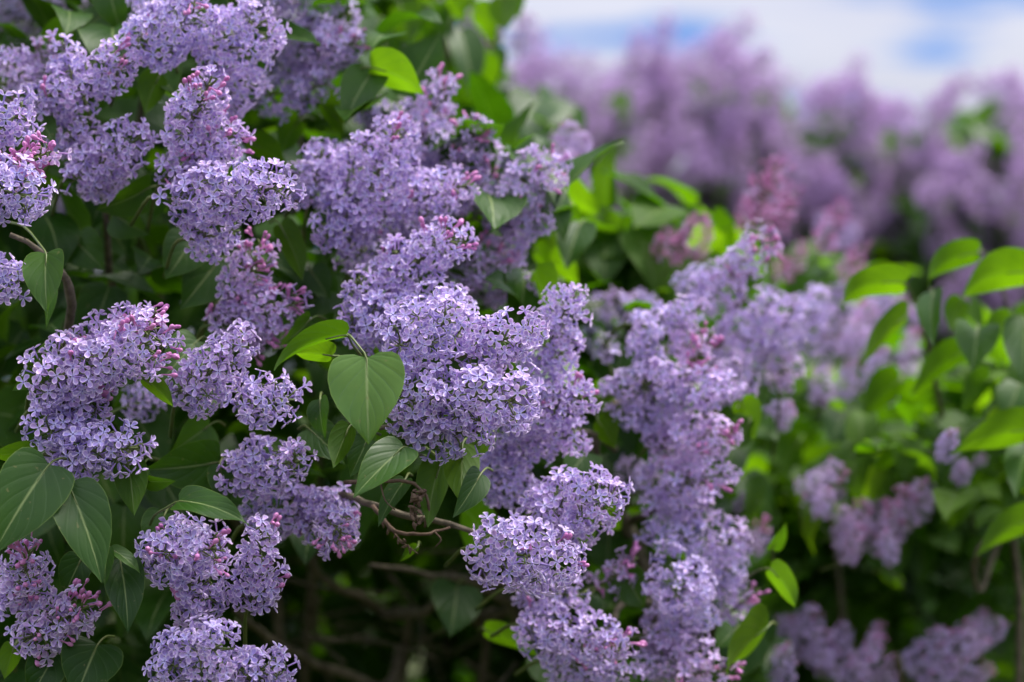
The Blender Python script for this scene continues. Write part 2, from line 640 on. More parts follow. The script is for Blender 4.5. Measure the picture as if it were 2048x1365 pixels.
    tube(ac, curve([y * Lc * 0.9, y * Lc * 0.4, (0, 0, 0), -y * stem * 0.35 + sway * 0.3, -y * stem * 0.4 + sd_ * stem * 1.2 + sway * .6], 14), (0.0008, 0.0017), 5)
    for c, lr, t in lobes[:-1]:
        s0 = y * max(0, (c @ y) - 0.35 * rad)
        tube(ac, curve([s0, (s0 + c) / 2 + y * 0.002, c], 4), (0.0009, 0.0006), 4)
    if lod == 0:
        for i in np.nonzero(f)[0]:
            j = int(np.argmin(np.linalg.norm(C - pos[i], axis=1)))
            e = pos[i] - dirs[i] * 0.0075
            tube(ac, np.array([C[j] * 0.75 + e * 0.25, e]), (0.0006, 0.0006), 3)
    sm = ac.mesh('stalk', M_STALK)
    return fm, bm_, sm, Lc


def place_cluster(parent, pb, meshes, loc, rot=None, scl=1.0, label=None):
    fm, bm_, sm = meshes[:3]
    o = link('flower_cluster', fm, parent, np.asarray(loc) - pb)
    if rot is not None:
        o.rotation_euler = Matrix(rot.tolist()).to_euler()
    if scl != 1.0:
        o.scale = (scl,) * 3
    if label:
        o['label'] = label
    link('stalk', sm, o)
    for nm, me, o_ in bm_ or ():
        link(nm, me, o, o_)
    return o


# ------------------------------------------------------------------ leaves
_U = [0, .04, .10, .20, .30, .45, .60, .75, .87, .95, 1.0]
_FW = [.34, .64, .84, .97, 1.0, .92, .74, .47, .22, .085, .0]


def leaf_grid(nu, nv):
    u = np.linspace(0, 1, nu) ** 1.15
    v = np.linspace(-1, 1, nv)
    UU, VV = np.meshgrid(u, v, indexing='ij')
    q = []
    for i in range(nu - 1):
        for j in range(nv - 1):
            q.append((i * nv + j, i * nv + j + 1, (i + 1) * nv + j + 1, (i + 1) * nv + j))
    return UU.ravel(), VV.ravel(), np.array(q)


def leaf_shape(nu, nv, Lx, W, fold=0.25, bend=0.5, wave=0.03, curl=0.0, seed=0):
    """leaf along +Y with its upper face to +Z, base at the origin"""
    rg = np.random.default_rng(seed)
    U, Vv, q = leaf_grid(nu, nv)
    fw = np.interp(U, _U, _FW)
    x = Vv * fw * W / 2
    y = Lx * U - 0.13 * Lx * np.abs(Vv) * fw * (1 - U) ** 3
    s = np.abs(x)
    # fold the halves up about the midrib, rounded
    th = fold
    z = s * math.sin(th) - curl * s * s / max(W, 1e-4)
    x = x * math.cos(th)
    k1, k2 = rg.uniform(0, 6.28, 2)
    z = z + wave * W * np.abs(Vv) ** 2 * np.sin(U * rg.uniform(7, 11) + np.where(Vv > 0, k1, k2))
    # sideways sweep of the tip
    x = x + rg.uniform(-.05, .05) * Lx * U ** 2
    # bend along the length (droop towards -Z)
    if abs(bend) > 1e-3:
        a = y / Lx * bend
        rr = Lx / bend
        y2 = np.sin(a) * rr - np.sin(a) * z * -1 * -1
        y2 = np.sin(a) * (rr + z)
        z = np.cos(a) * (rr + z) - rr
        y = y2
    P = np.stack((x, y, z), 1)
    uv = np.stack((0.5 + Vv * 0.5, U), 1)
    mid = P[(np.arange(nu) * nv) + nv // 2]
    return P, uv, q, mid


def leaf(parent, pb, x0, y0, d0, x1, y1, d1, w, roll=0, fold=0.25, bend=0.5, wave=0.03, flip=False, young=False, stem=None, curl=0.0, shade=None, pet=True, label=None):
    """a leaf from photo pixel base to tip, w px wide at its true width; roll turns it about its midrib"""
    P0, P1 = at(x0, y0, d0), at(x1, y1, d1)
    W = w / F * (d0 + d1) / 2
    chord = P1 - P0
    seed = int(rng.integers(1 << 30))
    P, uv, q, mid = leaf_shape(15, 11, np.linalg.norm(chord), W, fold, bend, wave, curl, seed)
    c = mid[-1] - mid[0]
    sc_ = np.linalg.norm(chord) / np.linalg.norm(c)
    P, uv, q, mid = leaf_shape(15, 11, np.linalg.norm(chord) * sc_, W, fold, bend, wave, curl, seed)
    c = mid[-1] - mid[0]
    loc = frame_of(c, (0, 0, 1))
    hint = CAM - (P0 + P1) / 2
    g = frame_of(chord, hint)
    a = R(roll)
    g = np.stack((g[:, 0] * math.cos(a) - g[:, 2] * math.sin(a), g[:, 1], g[:, 2] * math.cos(a) + g[:, 0] * math.sin(a)), 1)
    if young:
        # fresh leaves are seen from below against the light: upper face turned up and away from the camera
        ax_ = nrm(chord)
        up_ = np.array((0, 0, 1.0)) - ax_[2] * ax_
        aw = -(hint - (hint @ ax_) * ax_)
        g = frame_of(chord, nrm(up_) * np.linalg.norm(up_) * 1.0 + nrm(aw) * (0.55 + 0.012 * abs(roll)))
    if flip:
        g = np.stack((-g[:, 0], g[:, 1], -g[:, 2]), 1)
    Rm = g @ loc.T
    V = (P - mid[0]) @ Rm.T
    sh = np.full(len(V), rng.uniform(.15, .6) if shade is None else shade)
    me = make_mesh('leaf', V, [q], M_BACKLIT if young else M_LEAF, uv=uv, shade=sh)
    o = link('leaf', me, parent, P0 - pb)
    if label:
        o['label'] = label
    if pet:
        ac = Acc()
        if stem is None:
            e = -nrm(chord) * 0.012 + np.array((rng.uniform(-.008, .008), 0.022, -0.006))
            pts = [(0, 0, 0), e * 0.5 + np.array((0, 0, .003)), e]
        else:
            pts = [np.zeros(3)] + [at(*s) - P0 for s in stem]
        tip = (mid[4] - mid[0]) @ Rm.T
        nz_ = (mid[0] * 0) + Rm[:, 2]
        pts = [tip - nz_ * 0.0006] + pts
        tube(ac, curve(pts, 10), (0.0006, 0.00115), 6)
        link('petiole', ac.mesh('petiole', M_STALK), o)
    return o


FILL = [leaf_shape(7, 5, 1.0, rng.uniform(.68, .86), rng.uniform(.05, .5), rng.uniform(.1, 1.1), .05, 0, i) for i in range(9)]
FILLUV = FILL[0][1]


def foliage(parent, pb, pos, out, size=(0.05, 0.075), young=0.0, mat=None, hang=0.6, name='foliage'):
    """loose mass of leaves nobody could count: one mesh"""
    n = len(pos)
    Vs, Qs, UVs, Sh = [], [], [], []
    off = 0
    for i in range(n):
        P, uv, q, mid = FILL[int(rng.integers(len(FILL)))]
        s = rng.uniform(*size)
        ydir = nrm(out[i] * 0.7 + rng.normal(scale=.6, size=3) + np.array((0, 0, -hang)))
        zd = np.array((0, 0, 0.9)) + out[i] * 0.6 + rng.normal(scale=.45, size=3)
        g = frame_of(ydir, zd)
        Vs.append(P @ g.T * s + pos[i] - pb)
        Qs.append(q + off)
        UVs.append(uv)
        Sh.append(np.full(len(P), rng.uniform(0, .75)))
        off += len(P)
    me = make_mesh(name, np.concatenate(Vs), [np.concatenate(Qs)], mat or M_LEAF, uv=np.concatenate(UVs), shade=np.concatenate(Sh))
    o = link(name, me, parent)
    o['kind'] = 'stuff'
    return o


def branch(parent, pb, pts, r0, r1, mat=None, n=16, name='branch', wob=0.12, side=()):
    ac = Acc()
    c = curve(pts, n)
    c[1:-1] += rng.normal(scale=r0 * 0.2, size=(n - 2, 3))
    tube(ac, c, np.linspace(r0, r1, n), 8, wob)
    for s in side:
        cs = curve(s, 9)
        tube(ac, cs, np.linspace(r1 * 0.9, r1 * 0.45, 9), 6, wob)
    o = c[0]
    return link(name, ac.mesh(name, mat or M_BARK, o), parent, o - pb)


def bush(name, label, cat, base, group=None):
    e = bpy.data.objects.new(name, None)
    e.empty_display_size = 0.1
    col.objects.link(e)
    e.location = base
    e['label'] = label
    e['category'] = cat
    if group:
        e['group'] = group
    return e, np.asarray(base, float)


# ------------------------------------------------------------------ ground
ac = Acc()
gx = np.concatenate((-np.geomspace(60, .4, 24), np.linspace(-.3, .3, 5), np.geomspace(.4, 60, 24)))
gy = np.concatenate((-np.geomspace(30, .4, 16), np.linspace(0, 6, 25), np.geomspace(6.4, 260, 26)))
GX, GY = np.meshgrid(gx, gy, indexing='ij')
GZ = 0.02 * np.sin(GX * 2.1) * np.cos(GY * 1.7) + rng.normal(scale=.006, size=GX.shape)
ng = len(gy)
ac.add(np.stack((GX.ravel(), GY.ravel(), GZ.ravel()), 1), [np.array([(i * ng + j, (i + 1) * ng + j, (i + 1) * ng + j + 1, i * ng + j + 1) for i in range(len(gx) - 1) for j in range(ng - 1)])])
gr = link('ground', ac.mesh('ground', M_SOIL))
gr['kind'] = 'structure'
gr['label'] = 'dark grassy ground under the lilac bushes'

# ================================================================== the big lilac in front
A, Ab = bush('lilac_bush', 'large sharp lilac bush, its blue-violet flower clusters filling the left half', 'lilac bush', (-0.28, 2.45, 0.0), 'lilac bushes')


def cl(parent, pb, x0, y0, d0, x1, y1, d1, w, label=None, lod=None, **kw):
    P0, P1 = at(x0, y0, d0), at(x1, y1, d1)
    rad = w / 2 / F * (d0 + d1) / 2 * 1.15 - 0.0016
    if lod is None:
        lod = 0 if min(d0, d1) < 1.90 else 1
    return place_cluster(parent, pb, build_cluster(P0, P1, rad, lod=lod, **kw), P0, label=label)


HALF = 'half-open flower cluster with magenta buds'
CLUSTERS_A = [
    # centre, sharp
    (788, 800, 1.775, 1068, 802, 1.735, 138, dict(bud=.02, young=.30, taper=.2)),
    (830, 862, 1.775, 985, 868, 1.755, 112, dict(bud=.02, young=.22, sparse=.12)),
    (800, 690, 1.79, 935, 625, 1.765, 150, dict(bud=.02, young=.28, taper=.25)),
    (930, 712, 1.79, 1083, 648, 1.755, 96, dict(bud=.03, young=.4, sparse=.22, taper=.1)),
    (960, 735, 1.80, 1050, 690, 1.775, 70, dict(bud=.03, young=.42, sparse=.30)),
    (700, 655, 1.85, 940, 612, 1.83, 125, dict(bud=.02, young=.25, taper=.2)),
    (1080, 730, 1.90, 1150, 578, 1.86, 128, dict(bud=.06, young=.35)),
    (1010, 830, 1.89, 1190, 780, 1.86, 140, dict(bud=.06, young=.4)),
    (1000, 890, 1.91, 1170, 872, 1.885, 110, dict(bud=.03, young=.38)),
    (1085, 1025, 1.845, 1238, 985, 1.80, 138, dict(bud=.03, young=.35)),
    (975, 930, 1.92, 1075, 1020, 1.90, 120, dict(bud=.03, young=.2)),
    (1090, 1075, 1.86, 1215, 1040, 1.84, 85, dict(bud=.03, young=.35)),
    (960, 1105, 1.80, 1148, 1118, 1.765, 152, dict(bud=.04, young=.28, taper=.25)),
    (1050, 1180, 1.92, 1180, 1195, 1.90, 90, dict(bud=.06, young=.3)),
    (1060, 1260, 1.90, 1275, 1292, 1.87, 118, dict(bud=.10, young=.3)),
    (1110, 1330, 1.93, 1280, 1350, 1.90, 90, dict(bud=.03, young=.3)),
    # upper middle
    (735, 430, 1.91, 625, 470, 1.89, 120, dict(bud=.03, young=.22)),
    (735, 500, 1.95, 690, 510, 1.92, 90, dict(bud=.02, young=.2)),
    (620, 400, 1.93, 650, 285, 1.91, 110, dict(bud=.05, young=.3)),
    (715, 430, 1.91, 808, 232, 1.88, 150, dict(bud=.08, young=.38)),
    (825, 330, 2.01, 895, 140, 1.98, 118, dict(bud=.16, young=.40)),
    (760, 250, 2.02, 735, 205, 2.01, 80, dict(bud=.03, young=.2)),
    (905, 400, 2.00, 955, 235, 1.96, 120, dict(bud=.13, young=.45)),
    (800, 410, 1.92, 948, 365, 1.89, 120, dict(bud=.09, young=.38)),
    (840, 270, 2.03, 880, 400, 2.02, 130, dict(bud=.03, young=.3)),
    (965, 410, 1.99, 1122, 318, 1.95, 138, dict(bud=.11, young=.42)),
    (985, 450, 1.99, 1110, 430, 1.97, 95, dict(bud=.05, young=.48)),
    (1020, 520, 2.01, 1062, 470, 2.00, 55, dict(bud=.08, young=.45)),
    (770, 470, 1.96, 880, 450, 1.95, 85, dict(bud=.03, young=.3)),
    (775, 560, 1.87, 935, 462, 1.84, 122, dict(bud=.09, young=.32, taper=.3)),
    (735, 625, 1.87, 716, 548, 1.84, 84, dict(bud=.02, young=.3)),
    (930, 570, 2.00, 1010, 500, 1.98, 120, dict(bud=.12, young=.6)),
    (1000, 590, 2.01, 1095, 570, 1.99, 90, dict(bud=.03, young=.5)),
    # upper left
    (290, 90, 1.87, 420, 10, 1.85, 130, dict(bud=.03, young=.2)),
    (420, 120, 1.89, 545, 30, 1.87, 150, dict(bud=.06, young=.25)),
    (330, 40, 1.93, 300, -60, 1.92, 120, dict(bud=.02, young=.2)),
    (500, -20, 2.0, 620, -30, 1.98, 130, dict(bud=.02, young=.3)),
    (575, 95, 2.00, 730, 88, 1.97, 105, dict(bud=.10, young=.35)),
    (510, 195, 2.00, 680, 165, 1.98, 92, dict(bud=.02, young=.28, sparse=.15)),
    (560, 50, 2.03, 720, 25, 2.02, 90, dict(bud=.02, young=.3)),
    (120, 190, 1.87, 272, 112, 1.84, 128, dict(bud=.10, young=.35)),
    (150, 150, 1.88, 120, 75, 1.87, 70, dict(bud=.02, young=.25)),
    (60, 205, 1.87, 130, 180, 1.85, 70, dict(bud=.02, young=.25)),
    (25, 165, 1.96, 120, 88, 1.94, 75, dict(bud=.25, young=.8)),
    (170, 350, 1.87, 298, 262, 1.84, 130, dict(bud=.08, young=.38)),
    (130, 300, 1.89, 180, 240, 1.87, 100, dict(bud=.02, young=.3)),
    (375, 270, 1.84, 430, 138, 1.80, 118, dict(bud=.16, young=.42, label='flower cluster with a tuft of pink buds at its tip')),
    (350, 345, 1.86, 488, 258, 1.83, 125, dict(bud=.08, young=.42)),
    (355, 400, 1.82, 592, 372, 1.785, 118, dict(bud=.04, young=.3, taper=.25)),
    (385, 478, 1.84, 490, 460, 1.82, 92, dict(bud=.03, young=.35)),
    (-20, 260, 1.80, 58, 222, 1.78, 110, dict(bud=.02, young=.2)),
    (10, 340, 1.79, 112, 300, 1.755, 84, dict(bud=.72, young=.9, label='cluster still mostly in magenta bud')),
    (-40, 370, 1.755, 85, 400, 1.725, 150, dict(bud=.0, young=.12, taper=.25)),
    (-40, 555, 1.77, 62, 565, 1.745, 110, dict(bud=.0, young=.22)),
    # left
    (85, 775, 1.775, 335, 668, 1.735, 158, dict(bud=.13, young=.38, taper=.25, label='large sharp flower cluster tipped with magenta buds')),
    (150, 690, 1.80, 330, 622, 1.765, 90, dict(bud=.30, young=.6, label=HALF)),
    (110, 830, 1.785, 215, 815, 1.77, 120, dict(bud=.0, young=.3)),
    (135, 870, 1.77, 60, 850, 1.75, 120, dict(bud=.0, young=.12, taper=.2)),
    (130, 905, 1.765, 292, 895, 1.735, 118, dict(bud=.05, young=.25)),
    (170, 920, 1.79, 90, 950, 1.78, 70, dict(bud=.0, young=.35, sparse=.15)),
    (375, 790, 1.80, 500, 665, 1.77, 128, dict(bud=.04, young=.42)),
    (490, 800, 1.80, 600, 800, 1.77, 120, dict(bud=.05, young=.28, sparse=.1)),
    (250, 815, 1.92, 345, 790, 1.91, 75, dict(bud=.08, young=.3)),
    (470, 590, 1.89, 540, 480, 1.86, 98, dict(bud=.42, young=.6, sparse=.25, label='sparse pinkish cluster, half of it in bud')),
    (440, 650, 1.90, 615, 600, 1.87, 110, dict(bud=.24, young=.6, label=HALF)),
    (490, 690, 1.91, 560, 660, 1.89, 70, dict(bud=.35, young=.7)),
    (470, 945, 1.83, 615, 920, 1.79, 112, dict(bud=.07, young=.3)),
    (520, 1040, 1.87, 640, 1010, 1.85, 110, dict(bud=.02, young=.35)),
    (640, 1010, 1.88, 690, 1080, 1.80, 118, dict(bud=.12, young=.3)),
    (320, 1110, 1.77, 445, 1095, 1.70, 128, dict(bud=.11, young=.36)),
    (400, 1190, 1.78, 400, 1150, 1.735, 130, dict(bud=.0, young=.38)),
    (505, 1190, 1.775, 532, 1045, 1.73, 108, dict(bud=.12, young=.35)),
    (370, 1240, 1.79, 385, 1215, 1.77, 80, dict(bud=.0, young=.5)),
    (345, 1330, 1.74, 455, 1285, 1.69, 150, dict(bud=.05, young=.25)),
    (470, 1360, 1.74, 575, 1325, 1.70, 120, dict(bud=.10, young=.35)),
    (40, 1190, 1.78, 62, 1090, 1.725, 108, dict(bud=.22, young=.5, label='round cluster with magenta buds in its middle')),
    (5, 1200, 1.79, 60, 1195, 1.77, 70, dict(bud=.02, young=.4)),
    (60, 1275, 1.79, 190, 1205, 1.735, 118, dict(bud=.24, young=.5, sparse=.15, label='sparse cluster with magenta buds at its tip')),
    (60, 40, 2.15, 170, 10, 2.14, 80, dict(bud=.02, young=.35)),
    (0, 30, 2.15, 50, 0, 2.14, 100, dict(bud=.02, young=.35)),
    # behind the upper left, closing the mass of bloom
    (60, 250, 1.90, 130, 215, 1.89, 90, dict(bud=.06, young=.35)),
    (230, 380, 1.90, 170, 330, 1.88, 90, dict(bud=.02, young=.35)),
    (440, 200, 1.92, 520, 150, 1.91, 110, dict(bud=.02, young=.25)),
    (560, 150, 2.03, 660, 120, 2.02, 100, dict(bud=.02, young=.3)),
    (640, 120, 2.02, 715, 60, 2.01, 90, dict(bud=.04, young=.35)),
    (20, 120, 1.93, 60, 170, 1.92, 90, dict(bud=.06, young=.5)),
    (640, 340, 1.95, 720, 300, 1.94, 100, dict(bud=.03, young=.3)),
    (900, 300, 2.03, 1000, 320, 2.02, 110, dict(bud=.04, young=.4)),
    (118, 465, 2.40, 140, 380, 2.38, 78, dict(bud=.0, young=.3)),
]
for c in CLUSTERS_A:
    cl(A, Ab, *c[:7], **c[7])

Y = dict(young=True)
LEAVES_A = [
    (733, 716, 1.715, 737, 890, 1.69, 158, dict(fold=.12, bend=.35, wave=.018, roll=6, shade=.95, stem=[(715, 690, 1.72), (694, 668, 1.73), (668, 672, 1.78)], label='broad heart-shaped leaf facing the camera')),  # high value puts the grey sky reflection into this leaf's colour
    (692, 671, 1.725, 549, 742, 1.70, 74, dict(roll=-20, fold=.55, bend=1.1, flip=False, young=True, stem=[(705, 690, 1.74), (722, 712, 1.77)], label='bright folded leaf lit from behind')),
    (664, 712, 1.76, 590, 708, 1.74, 60, dict(roll=-40, young=True)),
    (808, 894, 1.735, 706, 996, 1.70, 92, dict(roll=22, fold=.25, bend=.4, stem=[(830, 905, 1.76), (855, 915, 1.80)])),
    (700, 852, 1.755, 666, 937, 1.735, 60, dict(roll=50, fold=.4, young=True, stem=[(725, 840, 1.77), (750, 820, 1.8)])),
    (735, 880, 1.77, 700, 955, 1.76, 66, dict(roll=0)),
    (880, 925, 1.785, 856, 1056, 1.75, 88, dict(roll=-15, fold=.2, bend=.4, young=True, stem=[(868, 908, 1.80), (850, 895, 1.82)])),
    (925, 890, 1.79, 922, 1005, 1.755, 78, dict(roll=48, fold=.3, bend=.5, young=True)),
    (962, 948, 1.765, 906, 1036, 1.74, 62, dict(roll=-20, fold=.15, bend=.5)),
    (810, 960, 1.79, 756, 1055, 1.77, 52, dict(roll=35)),
    (985, 870, 1.82, 940, 930, 1.81, 60, dict(roll=20, young=True)),
    (92, 508, 1.75, 94, 628, 1.73, 92, dict(roll=18, fold=.3, bend=.4, stem=[(80, 490, 1.77), (50, 455, 1.80), (20, 445, 1.82)])),
    (80, 530, 1.79, 92, 660, 1.78, 60, dict(roll=-50)),
    (105, 712, 1.79, 24, 782, 1.765, 82, dict(roll=-25, bend=.8, fold=.2)),
    (395, 682, 1.85, 318, 765, 1.82, 88, dict(roll=10, bend=.5)),
    (285, 757, 1.76, 347, 815, 1.745, 52, dict(roll=-55, fold=.35, young=True)),
    (98, 930, 1.725, -15, 1112, 1.69, 150, dict(roll=8, fold=.22, bend=.5, wave=.02, shade=.15, label='large dark leaf cut by the left edge')),  # low values here and below paint the shade from above into leaves
    (70, 912, 1.75, -20, 915, 1.74, 60, dict(roll=-55, young=True, bend=.6)),
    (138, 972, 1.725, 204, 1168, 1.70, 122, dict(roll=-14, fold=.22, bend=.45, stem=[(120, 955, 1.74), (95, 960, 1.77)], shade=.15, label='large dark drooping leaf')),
    (255, 915, 1.75, 268, 1032, 1.735, 72, dict(roll=-30, fold=.2, young=True)),
    (285, 960, 1.76, 352, 962, 1.75, 44, dict(roll=40)),
    (284, 935, 1.765, 282, 1000, 1.76, 40, dict(roll=-60)),
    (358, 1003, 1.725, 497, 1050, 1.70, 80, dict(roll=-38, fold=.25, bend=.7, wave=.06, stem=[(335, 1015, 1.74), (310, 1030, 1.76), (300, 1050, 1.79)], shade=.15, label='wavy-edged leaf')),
    (330, 1028, 1.80, 300, 1110, 1.79, 80, dict(roll=12)),
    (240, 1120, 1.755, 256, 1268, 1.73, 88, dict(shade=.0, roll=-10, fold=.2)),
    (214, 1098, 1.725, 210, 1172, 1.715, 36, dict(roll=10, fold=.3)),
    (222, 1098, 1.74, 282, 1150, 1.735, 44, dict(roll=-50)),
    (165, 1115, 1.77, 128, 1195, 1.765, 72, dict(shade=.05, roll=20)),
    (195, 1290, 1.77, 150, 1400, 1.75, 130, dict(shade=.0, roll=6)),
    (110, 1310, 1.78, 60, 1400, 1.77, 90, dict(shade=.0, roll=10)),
    (30, 1290, 1.80, 8, 1360, 1.79, 50, dict(roll=30, young=True)),
    (435, 925, 1.85, 285, 940, 1.82, 110, dict(roll=-8, bend=.5)),
    (420, 850, 1.88, 340, 905, 1.86, 90, dict(roll=-20)),
    (440, 930, 1.83, 460, 1010, 1.82, 60, dict(roll=20)),
    (385, 480, 1.91, 330, 560, 1.89, 100, dict(roll=5)),
    (440, 520, 1.92, 360, 620, 1.90, 115, dict(roll=-6, bend=.35)),
    (300, 375, 1.90, 190, 420, 1.88, 90, dict(roll=-35)),
    (230, 430, 1.93, 300, 470, 1.92, 80, dict(roll=15)),
    (150, 480, 1.95, 210, 540, 1.94, 90, dict(roll=0)),
    (500, 285, 2.01, 575, 335, 2.00, 78, dict(roll=-25, young=True, label='bright green blurred leaf')),
    (742, 135, 1.96, 850, 190, 1.94, 105, dict(roll=-30, young=True, bend=.8, stem=[(720, 138, 1.97), (690, 150, 1.99)], label='bright yellow-green leaf glowing in the light')),
    (745, 145, 1.97, 690, 250, 1.95, 95, dict(roll=22, bend=.6)),
    (640, 205, 2.03, 690, 270, 2.01, 85, dict(roll=-20, young=True)),
    (600, 240, 2.05, 560, 310, 2.04, 80, dict(roll=10, young=True)),
    (560, 450, 1.93, 606, 565, 1.91, 66, dict(roll=-25, young=True)),
    (620, 540, 1.97, 660, 600, 1.96, 70, dict(roll=-10)),
    (160, 60, 2.00, 68, 78, 1.98, 75, dict(roll=-35, young=True)),
    (205, 30, 2.0, 150, 90, 1.98, 66, dict(roll=30)),
    (230, 15, 2.0, 190, -30, 2.0, 60, dict(roll=-30, young=True)),
    (320, 150, 1.92, 290, 230, 1.91, 70, dict(roll=10, young=True)),
    (330, 60, 1.95, 250, 80, 1.93, 60, dict(roll=-45, young=True)),
    (130, 140, 1.90, 160, 180, 1.89, 55, dict(roll=0)),
    (70, 230, 1.87, 110, 290, 1.86, 60, dict(roll=-20)),
    (960, 430, 2.02, 1010, 500, 2.0, 80, dict(roll=-20, young=True)),
    (890, 500, 1.99, 960, 540, 1.98, 66, dict(roll=-40, young=True)),
    (1175, 905, 1.97, 1130, 960, 1.95, 80, dict(roll=10)),
    (1195, 840, 1.99, 1230, 900, 1.98, 80, dict(roll=-10, young=True)),
    (915, 1172, 2.10, 900, 1275, 2.07, 112, dict(roll=-15, bend=.25, fold=.12, label='grey-green leaf hanging alone in the dark gap')),
    (972, 1262, 2.02, 1080, 1315, 2.0, 62, dict(roll=-40, young=True)),
    (1250, 1150, 1.97, 1290, 1220, 1.96, 80, dict(roll=10)),
    (1060, 1120, 1.86, 1000, 1080, 1.85, 60, dict(roll=20, young=True)),
    (640, 800, 1.80, 650, 880, 1.79, 60, dict(roll=40)),
    (620, 860, 1.82, 690, 930, 1.80, 80, dict(roll=-10)),
    (620, 640, 1.86, 560, 690, 1.85, 70, dict(roll=-40)),
    (1160, 1040, 1.90, 1170, 1100, 1.89, 60, dict(roll=-30, young=True)),
    (835, 1095, 1.83, 800, 1125, 1.825, 30, dict(roll=30, young=True)),
]
for l in LEAVES_A:
    leaf(A, Ab, *l[:7], **l[7])


def scatter(n, x, y, d, keep=None):
    out_ = []
    while len(out_) < n:
        px, py, dd = rng.uniform(*x), rng.uniform(*y), rng.uniform(*d)
        if keep is None or keep(px, py, dd):
            out_.append(at(px, py, dd))
    return np.array(out_)


def outward(pos, c):
    o = pos - np.asarray(c)
    return o / np.linalg.norm(o, axis=1)[:, None]


def keep_a(x, y, d):
    edge = 1150 + (y - 682) * 0.10            # right flank of the bush
    if y < 250:
        edge = min(edge, 760 + y * 0.5)
    if x > edge:
        return False
    if 480 < x < 1060 and y > 1060 and d < 2.55:      # open dark gap under the centre clusters
        return False
    if d < 2.0 and y > 1000 and x > 420:
        return False
    return True


pa = scatter(2000, (-350, 1250), (-500, 1900), (1.96, 2.75), keep_a)
foliage(A, Ab, pa, outward(pa, (-0.35, 2.6, 1.2)))
pa = np.concatenate((scatter(1100, (-350, 1350), (800, 2300), (2.6, 3.1)), scatter(700, (350, 1250), (1000, 1700), (2.7, 3.4)), scatter(1900, (-450, 900), (-450, 1000), (2.6, 3.2))))
foliage(A, Ab, pa, outward(pa, (-0.35, 2.6, 1.2)))

T = Ab
for pts, r0, r1 in [
    ([T + (0.05, 0, 0), T + (.02, -.1, .6), at(800, 1365, 2.35), at(770, 1228, 2.30), at(640, 1150, 2.25), at(560, 1000, 2.15)], .0062, .0028),
    ([T + (0.12, .02, 0), T + (.15, -.05, .7), at(965, 1400, 2.35), at(950, 1240, 2.32), at(990, 1010, 2.2), at(1050, 760, 2.0)], .0062, .0028),
    ([T + (-0.1, .03, 0), T + (-.08, 0, .7), at(560, 1285, 2.3), at(420, 1000, 2.2), at(240, 640, 2.05), at(210, 380, 1.95)], .0062, .0028),
    ([T + (-0.2, -.05, 0), at(150, 1500, 2.2), at(110, 1000, 2.0), at(135, 640, 1.85), at(135, 560, 1.82), at(85, 508, 1.80), at(20, 470, 1.79)], .006, .0018),
    ([T + (0.0, .1, 0), T + (.03, .08, .9), at(640, 900, 2.3), at(590, 400, 2.15), at(620, 120, 2.1)], .0062, .0028),
    ([T + (-.05, .1, 0), T + (-.1, .1, .9), at(330, 800, 2.3), at(270, 430, 2.15), at(300, 100, 2.05)], .0062, .0028),
    ([T + (.16, .05, .02), at(1120, 1450, 2.3), at(1045, 1262, 2.25), at(1008, 1195, 2.22), at(900, 1150, 2.2)], .009, .003),
    ([at(800, 1300, 2.34), at(760, 1372, 2.28), at(560, 1290, 2.2), at(470, 1220, 2.1)], .006, .003),
    ([at(765, 1228, 2.30), at(830, 1228, 2.25), at(915, 1185, 2.22), at(1000, 1130, 2.1)], .0055, .003),
    ([at(960, 1240, 2.32), at(1080, 1190, 2.2), at(890, 1155, 2.15), at(740, 1130, 2.1)], .005, .002),
    ([at(640, 985, 1.96), at(690, 990, 1.86), at(745, 1010, 1.83), at(830, 1035, 1.82), at(900, 1048, 1.82), at(958, 1070, 1.83)], .0030, .0020),
    ([at(740, 840, 1.84), at(760, 855, 1.795), at(800, 847, 1.785), at(830, 838, 1.78)], .0022, .0016),
    ([at(1230, 900, 2.05), at(1190, 870, 2.0), at(1120, 860, 1.98)], .003, .002),
]:
    branch(A, Ab, pts, r0, r1)
for k in range(22):                       # thin tangle inside the dark gap
    x, y, d = rng.uniform(520, 1060), rng.uniform(1100, 1365), rng.uniform(2.2, 2.5)
    a, ln = rng.uniform(-.5, 3.6), rng.uniform(90, 260)
    q = [at(x, y, d), at(x + math.cos(a) * ln * .5 + rng.normal(0, 14), y + math.sin(a) * ln * .5 + rng.normal(0, 14), d + rng.uniform(-.05, .05)), at(x + math.cos(a) * ln, y + math.sin(a) * ln, d + rng.uniform(-.1, .1))]
    branch(A, Ab, q, rng.uniform(.0014, .0026), .0010, n=10, name='twig')
# the dead twig with its dried seed heads
tw = branch(A, Ab, [at(690, 965, 1.80), at(740, 962, 1.765), at(800, 962, 1.755), at(838, 975, 1.755), at(857, 1005, 1.76), at(850, 1055, 1.765)], .0017, .0009, M_DEAD, name='dead_twig',
            side=[[at(845, 985, 1.755), at(828, 1000, 1.752), at(836, 1050, 1.755)], [at(760, 962, 1.76), at(770, 1000, 1.76), at(790, 1020, 1.76)]])
tw['label'] = 'curled dry brown twig with old seed heads'
tw2 = branch(A, Ab, [at(745, 1012, 1.82), at(790, 1062, 1.80), at(850, 1068, 1.80), at(900, 1055, 1.81)], .0018, .0009, M_DEAD, name='dead_twig',
       side=[[at(760, 1030, 1.81), at(800, 1080, 1.80), at(836, 1108, 1.80)], [at(870, 1065, 1.80), at(882, 1080, 1.80), at(870, 1095, 1.80)]])
ac = Acc()
s0 = at(838, 1000, 1.755)
path = curve([at(845, 985, 1.755), at(828, 1000, 1.752), at(836, 1050, 1.755)], 30)
